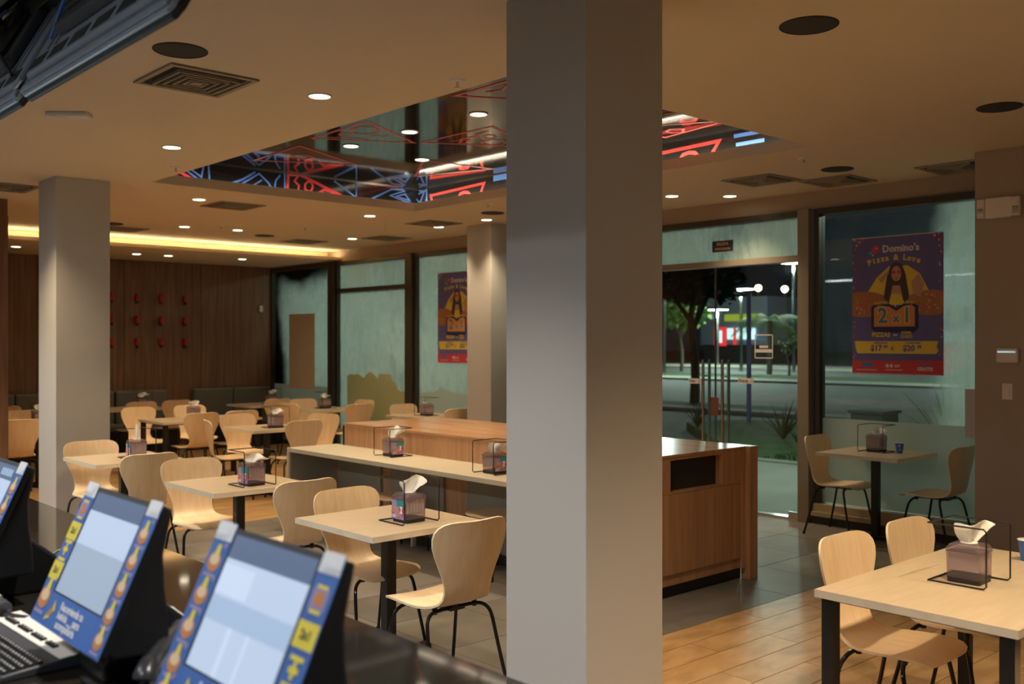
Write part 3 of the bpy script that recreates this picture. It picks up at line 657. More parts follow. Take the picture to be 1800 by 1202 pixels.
spp = None
for x, y, lab in ((2.078, 4.728, 'round dark ceiling speaker above the square vent at upper left'), (4.03, 2.436, 'round dark ceiling speaker at the top, right of the big column'), (6.301, 2.5, 'round dark ceiling speaker at the upper right edge'),
                  (7.559, 4.303, 'round dark ceiling speaker above the right hand window'), (7.276, 8.345, 'round dark ceiling speaker beside the beige column'), (6.545, 12.205, 'round dark ceiling speaker near the far end of the cove'), (4.509, 12.219, 'round dark ceiling speaker peeping out right of the left column')):
    if spp is None:
        spp = thing('ceiling_speaker', lab, 'speaker', (x, y, ZC), 0, 'round ceiling speakers')
        b = MB(); b.lathe([(.132, 0), (.132, -.004), (.126, -.007), (.124, -.003), (.123, 0)], 32, cap=False); obj('rim', b, 'speaker', spp, smooth=True)
        b = MB(); b.lathe([(.124, -.001), (.124, -.004), (.03, -.006)], 32); obj('grille', b, 'speaker', spp)
    else: copy_tree(spp, lab, (x, y, ZC))
vp = None
for x, y, lab in ((2.382, 5.214, 'large square ceiling vent with louvres at upper left'), (4.855, 9.731, 'square ceiling vent beyond the left side of the tray'), (7.562, 5.045, 'square ceiling vent above the glass door'), (7.372, 9.545, 'square ceiling vent near the beige column'),
                  (4.81, 12.684, 'square ceiling vent by the cove, beside the left column'), (7.33, 12.517, 'square ceiling vent near the far end of the cove'), (2.697, 9.979, 'square ceiling vent at the left edge of the view'), (7.941, 11.335, 'faint square ceiling vent before the left windows'), (8.10, 4.612, 'faint square ceiling vent above the right hand window'), (8.2, 3.586, 'square ceiling vent beside the right column')):
    if vp is None:
        vp = thing('ceiling_vent', lab, 'vent', (x, y, ZC), 0, 'square ceiling vents')
        b = MB(); b.box(-.21, -.21, -.004, .21, .21, -.001); obj('dark_backing', b, 'ventdark', vp)
        for k, h in enumerate((.25, .175, .135, .095, .055)):
            g = .028 if k == 0 else .010; z0, z1 = (-.012, -.004) if k == 0 else (-.022, -.004); b = MB()
            b.box(-h, -h, z0, h, -h+g, z1); b.box(-h, h-g, z0, h, h, z1); b.box(-h, -h+g, z0, -h+g, h-g, z1); b.box(h-g, -h+g, z0, h, h-g, z1)
            obj('frame' if k == 0 else 'louvre', b, 'vent', vp)
        b = MB(); b.box(-.03, -.03, -.022, .03, .03, -.004); obj('centre_plate', b, 'vent', vp)
    else: copy_tree(vp, lab, (x, y, ZC))
sp = None
for x, y, lab in ((3.447, 4.249, 'white ceiling sprinkler beside the big column'), (3.433, 7.9, 'white ceiling sprinkler left of the tray corner'), (6.92, 4.227, 'white ceiling sprinkler right of the tray'), (6.762, 7.828, 'white ceiling sprinkler beyond the tray, near the column'), (6.434, 10.958, 'small ceiling sprinkler before the cove'), (5.597, 11.553, 'small ceiling sprinkler between two downlights')):
    if sp is None:
        sp = thing('ceiling_sprinkler', lab, 'sprinkler', (x, y, ZC), 0, 'ceiling sprinklers')
        b = MB(); b.lathe([(.045, 0), (.042, -.006), (.015, -.010)], 20); obj('rosette', b, 'white', sp, smooth=True)
        b = MB(); b.cyl(0, 0, -.04, -.008, .008, 10); obj('stem', b, 'steel', sp); b = MB(); b.cyl(0, 0, -.046, -.042, .018, 12); obj('deflector', b, 'white', sp)
    else: copy_tree(sp, lab, (x, y, ZC))
t = thing('smoke_detector', 'white rectangular ceiling sensor at upper left', 'detector', (2.13, 6.50, ZC), math.radians(-42))
b = MB(); b.box(-.13, -.05, -.03, .13, .05, 0); obj('housing', b, 'white', t, bev=.008); b = MB(); b.box(-.09, -.02, -.034, -.02, .02, -.03); obj('lens', b, 'offwhite', t)

# fittings on the right column (x = 7.68)
XP = 7.68
t = thing('emergency_light', 'white emergency light with two lamp heads on the right column', 'emergency light', (XP, 3.04, 2.72))
b = MB(); b.box(-.05, -.095, -.075, 0, .095, .075); obj('housing', b, 'offwhite', t, bev=.006)
for s in (-1, 1):
    b = MB(); b.box(-.055, s*.095, -.07, -.005, s*.155, .07); h = obj('lamp_head', b, 'offwhite', t, bev=.006)
    b = MB(); b.box(-.060, s*.105, -.055, -.052, s*.148, .0); obj('reflector', b, 'chrome', h)
t = thing('thermostat', 'white rounded thermostat with a chrome stripe on the right column', 'thermostat', (XP, 2.985, 1.62))
b = MB(); b.box(-.03, -.08, -.055, 0, .08, .055); obj('body', b, 'offwhite', t, bev=.02); b = MB(); b.box(-.034, -.065, .02, -.028, .065, .034); obj('stripe', b, 'chrome', t)
t = thing('light_switch', 'white light switch plate below the thermostat', 'switch', (XP, 2.99, 1.352))
b = MB(); b.box(-.008, -.038, -.06, 0, .038, .06); obj('plate', b, 'offwhite', t, bev=.004); b = MB(); b.box(-.014, -.018, -.035, -.007, .018, .035); obj('rocker', b, 'offwhite', t, bev=.003)

# ================================================================== TABLES, CHAIRS
TH = .755
def make_table(label, w_=.72, l_=.75, pos=(0, 0), legs=False, rz=0, group='square tables for two'):
    t = thing('dining_table', label, 'table', (pos[0], pos[1], 0), rz, group); x, y = w_/2, l_/2
    b = MB(); b.box(-x, -y, TH-.030, x, y, TH-.0012, 1); b.box(-x+.0005, -y+.0005, TH-.0012, x-.0005, y-.0005, TH, 0); obj('tabletop', b, ['laminate', 'tedge'], t)
    if not legs:
        b = MB(); b.box(-.031, -.031, .03, .031, .031, TH-.03); obj('pedestal', b, 'black', t, bev=.004)
        b = MB(); b.box(-.14, -.14, TH-.040, .14, .14, TH-.0305); obj('mounting_plate', b, 'black', t)
        for k in range(2):
            b = MB(); b.box(-.27, -.032, .0, .27, .032, .032)
            if k: b.v = [(p[1], p[0], p[2]+.0005) for p in b.v]
            obj('foot_bar', b, 'black', t, bev=.004)
    else:
        for sx in (-1, 1):
            for sy in (-1, 1):
                b = MB(); cx, cy = sx*(x-.045), sy*(y-.045); b.box(cx-.026, cy-.026, 0, cx+.026, cy+.026, TH-.03); obj('leg', b, 'black', t, bev=.003)
        b = MB()
        for sy in (-1, 1): b.box(-x+.03, sy*(y-.045)-.012, TH-.042, x-.03, sy*(y-.045)+.012, TH-.0305)
        for sx in (-1, 1): b.box(sx*(x-.045)-.012, -y+.05, TH-.042, sx*(x-.045)+.012, y-.05, TH-.0305)
        obj('frame_rail', b, 'black', t)
    return t
T1 = make_table('square maple table nearest the counter, napkin dispenser on top', pos=(3.14, 4.465))
for x, y, lab in ((3.19, 6.31, 'square maple table second from the front, behind the tilted screens'), (3.16, 8.31, 'square maple table beside the left column'), (8.18, 4.29, 'square table by the right window with a paper cup'),
                  (5.50, 10.20, 'square table just left of the white ledge, in the middle distance'), (7.45, 14.06, 'farthest table before the corner banquette'), (7.66, 12.44, 'square table before the middle left window'),
                  (7.94, 10.475, 'square table behind the wooden island, by the beige column'), (3.75, 12.5, 'table half hidden behind the left column')):
    copy_tree(T1, lab, (x, y, 0))
TR = make_table('large rectangular maple table at the lower right', 1.30, .76, (4.13, 1.70), True, 0, 'rectangular tables for four')
copy_tree(TR, 'long four legged table with black corner legs, far left area', (5.53, 11.96, 0)); copy_tree(TR, 'long table in front of the banquette, right of the left column', (5.42, 14.55, 0))

def make_chair(label):
    t = thing('dining_chair', label, 'chair', (0, 0, 0), 0, 'maple plywood chairs with black legs')
    K = [(-.238,.424,.10),(-.236,.426,.145),(-.226,.432,.180),(-.20,.440,.203),(-.16,.445,.214),(-.08,.443,.218),(.0,.438,.214),(.06,.437,.203),(.10,.440,.188),(.135,.448,.170),(.165,.463,.155),(.187,.486,.146),(.200,.515,.143),(.211,.555,.148),(.222,.60,.164),
         (.233,.65,.188),(.243,.70,.211),(.251,.745,.226),(.257,.785,.230),(.262,.815,.224),(.266,.838,.208),(.269,.853,.183),(.271,.862,.150),(.272,.866,.105)]
    n = 12; th = .0055; vs = []; N = len(K)
    for side in (1, -1):
        for i, (y, z, wd) in enumerate(K):
            a = K[max(i-1, 0)]; c = K[min(i+1, N-1)]; ty, tz = c[0]-a[0], c[1]-a[1]; L_ = math.hypot(ty, tz); ny, nz = -tz/L_, ty/L_
            bk = min(1, max(0, (z-.46)/.15)); cc = .010*(1-bk)+.042*bk
            for k in range(n+1):
                u = -1+2*k/n; d = cc*u*u*(wd/.22)**2+side*th
                vs.append((u*wd, y+ny*d, z+nz*d))
    S = N*(n+1); fs = []; b = MB()
    for i in range(N-1):
        for k in range(n):
            a = i*(n+1)+k; fs.append((a, a+1, a+n+2, a+n+1)); fs.append((S+a, S+a+n+1, S+a+n+2, S+a+1))
    b.add(vs, fs, 0)
    rim = [k for k in range(n+1)]+[i*(n+1)+n for i in range(1, N)]+[(N-1)*(n+1)+k for k in range(n-1, -1, -1)]+[i*(n+1) for i in range(N-2, 0, -1)]
    b.f += [[rim[i], rim[(i+1) % len(rim)], S+rim[(i+1) % len(rim)], S+rim[i]] for i in range(len(rim))]; b.m += [1]*len(rim)
    obj('seat_shell', b, ['shell', 'ply'], t, smooth=True, sharp=50)
    for sx in (-1, 1):
        for sy in (-1, 1):
            b = MB(); y0 = -.105 if sy < 0 else .095; yf = -.215 if sy < 0 else .225
            def L2(f): return y0+(yf-y0)*f
            b.tube([(sx*.03, y0, .418), (sx*.11, L2(.05), .419), (sx*.160, L2(.13), .412), (sx*.190, L2(.24), .388), (sx*.203, L2(.36), .345), (sx*.215, L2(.58), .22), (sx*.235, yf, .006)], .0095, 8, smooth=3)
            b.cyl(sx*.236, yf, 0, .02, .0125, 10); obj('leg', b, 'gloss', t, smooth=True)
    b = MB(); b.box(-.045, -.13, .408, .045, .12, .421)
    for sx in (-1, 1):
        for y in (-.105, .095): b.cyl(sx*.125, y, .404, .436, .013, 10)
    obj('mounting_bracket', b, 'black', t)
    return t
ch = None
def chair(x, y, rz, label):
    """x, y: centre of the top of the back; rz degrees, 0 faces -Y"""
    global ch
    a = math.radians(rz); px = x+.27*math.sin(a); py = y-.27*math.cos(a)
    if ch is None:
        ch = make_chair(label); ch.location = (px, py, 0); ch.rotation_euler = (0, 0, a)
    else: copy_tree(ch, label, (px, py, 0), a)
CH = [(3.16, 4.97, 3, 'maple chair facing the camera behind the nearest table'), (3.07, 3.63, 180, 'maple chair seen from behind at the nearest table, beside the big column'),
 (3.20, 5.38, 183, 'chair seen from behind between the two nearest tables'), (3.14, 7.00, -2, 'maple chair facing the camera behind the second table'), (3.06, 7.46, 181, 'chair seen from behind between the second table and the column table'),
 (3.06, 8.82, -2, 'maple chair in front of the left column'), (5.10, 12.95, 0, 'chair facing the camera behind the left end of the long four legged table'), (5.62, 14.05, 180, 'chair seen from behind at the banquette table, nearest the left column'),
 (6.17, 14.1, 182, 'chair seen from behind at the banquette table, its right one'), (5.80, 12.95, 0, 'chair facing the camera behind the dispenser of the long four legged table'), (5.28, 11.35, 180, 'chair seen from behind at the left of the long four legged table'),
 (5.83, 11.40, 180, 'chair seen from behind at the right of the long four legged table'), (5.49, 10.95, 0, 'chair facing the camera behind the middle distance square table'), (4.80, 10.30, 72, 'chair turned to the right at the left end of the middle distance square table'),
 (5.60, 9.50, 180, 'chair seen from behind in front of the middle distance square table'), (6.34, 10.30, -68, 'chair turned to the left, just behind the wooden island'), (7.69, 13.20, 0, 'chair facing the camera by the window with the beige paper'),
 (7.65, 11.53, 180, 'chair seen from behind just over the wooden island'), (8.28, 12.32, -85, 'orange lit chair turned left by the skyline window film'), (7.45, 13.42, 180, 'chair seen from behind at the farthest table'),
 (6.95, 12.35, 100, 'chair turned right at the left end of the window table'), (8.05, 11.15, 0, 'brown chair before the window with the skyline film'), (8.05, 9.85, 178, 'chair half hidden behind the beige column'),
 (4.03, 2.30, 0, 'maple chair at the left of the large lower right table'), (4.60, 2.29, 0, 'second maple chair at the large lower right table, farther from the camera'), (3.98, .90, 180, 'chair at the lower right corner, its seat under the large table'),
 (8.17, 4.90, 2, 'chair left of the small table at the right window'), (8.20, 3.50, 178, 'chair right of the small table at the right window, cut by the column'),
 (3.34, 11.70, 180, 'chair seen from behind at the left edge of the view'), (3.80, 13.32, 0, 'chair facing the camera at the left edge, behind the hidden table'), (3.85, 14.25, 180, 'chair seen from behind farthest at the left edge')]
for c in CH: chair(*c)

# stools under the ledge
st = None
for x, y, lab in ((4.86, 5.55, 'low plywood stool under the white ledge beside the big column'), (4.80, 6.72, 'low plywood stool under the white ledge, farther from the column')):
    if st is None:
        st = thing('stool', lab, 'stool', (x, y, 0), 0, 'stools under the white ledge')
        b = MB(); pr = [(.19*max(-1, min(1, 1.12*math.cos(a)))*(1), .20*max(-1, min(1, 1.12*math.sin(a)))) for a in [2*PI*i/28 for i in range(28)]]
        b.prism(pr, 2, .438, .455); obj('seat', b, 'shell', st, bev=.004)
        for sx in (-1, 1):
            for sy in (-1, 1):
                b = MB(); b.tube([(sx*.10, sy*.10, .432), (sx*.15, sy*.15, .42), (sx*.165, sy*.165, .38), (sx*.19, sy*.19, 0)], .0095, 8, smooth=3); obj('leg', b, 'gloss', st, smooth=True)
        b = MB(); b.box(-.12, -.12, .424, .12, .12, .4375); obj('mounting_bracket', b, 'black', st)
    else: copy_tree(st, lab, (x, y, 0))

# ================================================================== ISLAND AND LEDGE
isl = thing('waste_station', 'long brown wood veneer island with a litter opening, behind the big column', 'cabinet', (5.65, 6.1, 0))
def iobj(name, b, mats, **k):
    o = obj(name, b, mats, isl, **k); o.matrix_parent_inverse = Matrix.Translation((-5.65, -6.1, 0)); return o
X0, X1, Y0, Y1, ZT = 5.07, 6.17, 4.21, 7.95, .964
b = MB(); b.box(X0-.005, Y0-.005, ZT-.02, X1+.005, Y1, ZT); iobj('top', b, 'cabinet_top', bev=.002)
b = MB(); b.box(X0+.03, Y0+.06, .06, X1-.03, Y1-.03, ZT-.021); iobj('carcass', b, 'skirt')
ys = [Y0+.02, 5.2, 6.1, 7.05, Y1]
for i in range(4):
    b = MB(); b.box(X0, ys[i]+.002, .08, X0+.028, ys[i+1]-.002, ZT-.021); iobj('side_panel', b, 'cabinet', bev=.001)
    b = MB(); b.box(X1-.028, ys[i]+.002, .08, X1, ys[i+1]-.002, ZT-.021); iobj('side_panel', b, 'cabinet', bev=.001)
b = MB(); b.box(X0, Y1-.028, .08, X1, Y1, ZT-.021); iobj('end_panel', b, 'cabinet')
# front (-Y) face with recess
fy0, fy1 = Y0, Y0+.025
b = MB(); b.box(X0, fy0, .70, 5.25, fy1, ZT-.021); b.box(5.83, fy0, .70, 6.06, fy1, ZT-.021); b.box(5.25, fy0, .925, 5.83, fy1, ZT-.021); iobj('face_frame', b, 'cabinet')
b = MB(); b.box(5.25, Y0+.14, .68, 5.83, Y0+.15, ZT-.02); b.box(5.24, fy1, .68, 5.25, Y0+.15, .93); b.box(5.83, fy1, .68, 5.84, Y0+.15, .93); b.box(5.25, fy0+.002, .70, 5.83, Y0+.15, .71); iobj('litter_opening', b, 'cabinet')
b = MB(); b.box(X0+.003, fy0, .16, 6.055, fy1, .697); iobj('door', b, 'cabinet', bev=.001)
b = MB(); b.box(X0, fy0+.01, .085, 6.06, fy1, .157); iobj('plinth_rail', b, 'cabinet')
b = MB(); b.box(X0, fy0+.05, 0, X1-.05, Y1-.04, .085); iobj('toe_kick', b, 'skirt')
b = MB(); b.box(6.10, Y0-.045, 0, 6.20, Y0+.03, ZT-.0005); b.box(6.06, Y0-.01, .085, 6.10, fy1, ZT-.021); iobj('corner_post', b, 'cabinet', bev=.002)

lg = thing('ledge_counter', 'narrow cream ledge counter along the side of the wooden island', 'counter', (4.81, 6.1, 0))
def lobj(name, b, mats, **k):
    o = obj(name, b, mats, lg, **k); o.matrix_parent_inverse = Matrix.Translation((-4.81, -6.1, 0)); return o
b = MB(); b.box(4.54, 4.25, .725, 5.068, 8.05, .762); lobj('top', b, 'ledge', bev=.003)
b = MB(); b.box(4.56, 8.018, 0, 5.068, 8.048, .7245); lobj('end_panel', b, ['greypan']); b = MB(); b.box(4.54, 8.015, 0, 4.559, 8.05, .7245); lobj('panel_edge', b, 'ledge')
for i, yy in enumerate((4.3, 5.35, 6.4, 7.3)):
    b = MB(); b.box(5.045, yy, .10, 5.066, yy+(.75 if i < 3 else .68), .7245); lobj('back_panel', b, 'greypan')
for yy in (6.75, 5.10):
    b = MB(); b.box(4.98, yy-.012, 0, 5.02, yy+.012, .7245); lobj('support_leg', b, 'ledge')

# ================================================================== NAPKIN DISPENSERS, RACKS, CUPS
def make_disp(label, picture):
    t = thing('napkin_dispenser', label, 'napkin dispenser', (0, 0, 0), 0, 'smoked napkin dispensers')
    s = .068; h = .135
    def ring(k, z, r=.012):
        q = s*k; pts = []
        for cx, cy, a0 in ((q-r, q-r, 0), (-q+r, q-r, 90), (-q+r, -q+r, 180), (q-r, -q+r, 270)):
            for j in range(4): a = math.radians(a0+j*30); pts.append((cx+r*math.cos(a), cy+r*math.sin(a), z))
        return pts
    def loft(rings, mi=0):
        b = MB(); n = len(rings[0]); vs = [p for r in rings for p in r]
        fs = [(k*n+i, k*n+(i+1) % n, (k+1)*n+(i+1) % n, (k+1)*n+i) for k in range(len(rings)-1) for i in range(n)]+[tuple(range(n))[::-1], tuple((len(rings)-1)*n+i for i in range(n))]
        return b.add(vs, fs, mi)
    obj('body', loft([ring(.92, 0), ring(.97, .02), ring(1.0, h-.02), ring(1.02, h-.012)]), 'smoke', t, smooth=True)
    b = loft([ring(1.03, h-.011), ring(1.02, h), ring(.86, h+.016), ring(.5, h+.022, .01)]); obj('lid', b, 'smoke', t, smooth=True)
    b = loft([ring(.95, .0005), ring(.97, .022)]); obj('base', b, 'blackplastic', t)
    b = MB(); 
    for i in range(6): x = -.050+i*.020; b.box(x-.0088, -.060, .050, x+.0088, .060, h-.014)
    obj('napkin_stack', b, 'paper', t)
    b = MB(); b.lathe([(.001, h+.0225), (.032, h+.0235), (.034, h+.021)], 18); obj('slot_plate', b, 'white', t)
    if picture:
        b = MB(); mp = lambda u, v, l=0: (-s-.0028-.0002*l, -u, v)
        def q(u0, v0, u1, v1, m, l): b.poly([mp(u0, v0, l), mp(u1, v0, l), mp(u1, v1, l), mp(u0, v1, l)], m)
        q(-.060, .018, .060, .118, 0, 0); q(-.015, .085, .060, .118, 1, 1); q(.015, .05, .036, .088, 2, 2)
        rr = random.Random(5)
        for i in range(16):
            cx, cy, r = rr.uniform(-.055, .05), rr.uniform(.03, .08), rr.uniform(.006, .013)
            b.poly([mp(cx+r*math.cos(a), cy+r*math.sin(a), 2+i*.1) for a in [2*PI*k/8 for k in range(8)]], 3 if i % 2 else 4)
        put_text(b, '2x1', -.035, .035, .022, lambda u, v, l=0: mp(u, v, 5), 2, .001)
        obj('picture_card', b, ['cpurple', 'cteal', 'cwhite', 'pred', 'porange'], t, recalc=False)
    return t
def make_napkin(label, seed, hgt=.06, wid=.05, twist=.0, lean=.02):
    rr = random.Random(seed); b = MB(); nu, nv = 9, 7; vs = []
    for j in range(nv):
        v = j/(nv-1); ww = wid*(.35+.9*v)*(1-.35*max(0, v-.7)/.3*twist); 
        for i in range(nu):
            u = -1+2*i/(nu-1); a = u*1.3+v*1.0*twist
            x = ww*u*math.cos(.5*v)+lean*v*v; y = ww*.45*math.sin(u*4+seed)*(1-.3*v)+rr.uniform(-.003, .003)+.012*v*math.sin(seed); z = hgt*v*(1-.25*abs(u)*(1-twist))+rr.uniform(-.003, .003)+(.008*math.sin(u*3+seed) if v > .5 else 0)
            if twist: x *= (1-v*.9); y *= (1-v*.9)
            vs.append((x, y, z))
    b.add(vs, [(j*nu+i, j*nu+i+1, (j+1)*nu+i+1, (j+1)*nu+i) for j in range(nv-1) for i in range(nu-1)])
    o = obj('paper_napkin', b, 'paper', smooth=True, sharp=0, recalc=False); md = o.modifiers.new('solid', 'SOLIDIFY'); md.thickness = .0008; sb = o.modifiers.new('s', 'SUBSURF'); sb.levels = 1; sb.render_levels = 1
    return setp(o, label, 'napkin', 'paper napkins in the dispensers')
def make_rack(label):
    t = thing('wire_rack', label, 'menu rack', (0, 0, 0), 0, 'black wire racks around the dispensers')
    h = .115; H_ = .24
    for s in (-1, 1):
        b = MB(); b.tube([(s*h, h, .004), (s*h, -h+.01, .004), (s*h, -h, .014), (s*h, -h, H_-.014), (s*h, -h+.01, H_-.004), (s*h, h, H_-.004)], .0035, 6); obj('side_wire', b, 'black', t, smooth=True)
    for z in (.004, H_-.004):
        b = MB(); b.tube([(-h, h, z), (h, h, z)], .0035, 6); obj('cross_wire', b, 'black', t, smooth=True)
    return t
dA = make_disp('x', True); dB = make_disp('y', False); rA = make_rack('x')
where = [(3.185, 4.34, TH, 0, 0, 'on the nearest square table', .065, .055, 0, .02), (3.205, 6.15, TH, 0, 4, 'on the second square table', .035, .06, 0, .03), (3.245, 8.24, TH, 0, -6, 'on the table beside the left column', .095, .035, 1, 0),
         (4.06, 1.73, TH, 0, 2, 'on the large lower right table', .07, .055, 0, .02), (8.25, 4.32, TH, -90, -90, 'on the window table with the paper cup', .035, .05, 0, .02), (4.87, 6.86, .762, -90, -92, 'on the cream ledge, in the middle', .07, .05, 0, .03),
         (4.79, 5.47, .762, -90, -90, 'on the cream ledge, beside the big column', .055, .055, 0, .03), (5.46, 12.03, TH, 0, 0, 'on the long four legged table', .05, .06, 0, 0), (5.55, 10.10, TH, 0, 5, 'on the middle distance square table', .04, .06, 0, .02),
         (7.70, 12.55, TH, 0, 5, 'on the square table before the middle left window', .04, .05, 0, .01), (7.92, 10.40, TH, -90, -90, 'on the table behind the wooden island', .02, .05, 0, .02), (7.62, 14.0, TH, 0, 0, 'on the farthest corner table', .05, .05, 0, .02),
         (5.78, 14.5, TH, 0, 0, 'on the banquette table, right of the left column', .05, .06, 0, .03), (3.77, 12.55, TH, 0, 0, 'on the table behind the left column', .05, .06, 0, .03)]
norack = {7}
for i, (x, y, z, rr_, rd, wh, nh, nw, tw, ln) in enumerate(where):
    lab = 'smoked plastic napkin dispenser '+wh; rlab = 'black wire rack '+wh
    if i == 0: dA['label'] = lab; d = dA; d.location = (x, y, z); d.rotation_euler = (0, 0, math.radians(rd))
    elif i == 3: dB['label'] = lab; d = dB; d.location = (x, y, z); d.rotation_euler = (0, 0, math.radians(rd))
    else: d = copy_tree(dA if i in (1, 2, 5, 6) else dB, lab, (x, y, z), math.radians(rd+(180 if i in (5, 6) else 0)))
    if i == 0: rA['label'] = rlab; rA.location = (x, y, z)
    elif i not in norack: copy_tree(rA, rlab, (x, y, z), math.radians(rr_))
    n = make_napkin('white paper napkin in the dispenser '+wh, i*1.7+.4, nh, nw, tw, ln); n.scale = (1.35, 1.35, 1.35); n.location = (x, y, z+.155); n.rotation_euler = (0, 0, math.radians(rd-45+(90 if rd < -50 else 0)))
def make_cup(label):
    t = thing('paper_cup', label, 'cup', (0, 0, 0), 0, 'blue paper cups')
    b = MB(); b.lathe([(.024, .0), (.027, .018), (.0325, .062), (.036, .088), (.0375, .092)], 24, cap=False, mi=0); b.lathe([(.001, .006), (.0235, .006), (.036, .09)], 24, cap=False, mi=1); obj('cup_wall', b, ['cblue', 'cwhite'], t, smooth=True, recalc=False)
    b = MB(); b.tube([(.0378*math.cos(a), .0378*math.sin(a), .092) for a in [2*PI*i/24 for i in range(24)]], .0018, 6, closed=True); obj('rim', b, 'cwhite', t, smooth=True)
    b = MB()
    for k, (a0, z0, r, mi) in enumerate(((3.6, .066, .012, 0), (3.6, .066, .006, 1), (3.8, .035, .007, 1), (5.2, .05, .012, 0), (2.6, .03, .009, 0))):
        vs = []
        for j in range(12):
            q = 2*PI*j/12; zz = z0+r*math.sin(q); R_ = .0262+(zz/.09)*.0112; aa = a0+r*math.cos(q)/R_; vs.append(((R_+.0006*(1+k*.1))*math.cos(aa), (R_+.0006*(1+k*.1))*math.sin(aa), zz))
        b.poly(vs, mi)
    obj('emblem', b, ['pred', 'cwhite'], t, recalc=False); return t
c1 = make_cup('small dark blue paper cup on the table by the right window'); c1.location = (8.27, 4.12, TH)
copy_tree(c1, 'blue paper cup with a white rim at the far right edge of the large table', (4.63, 1.72, TH), 1.0)

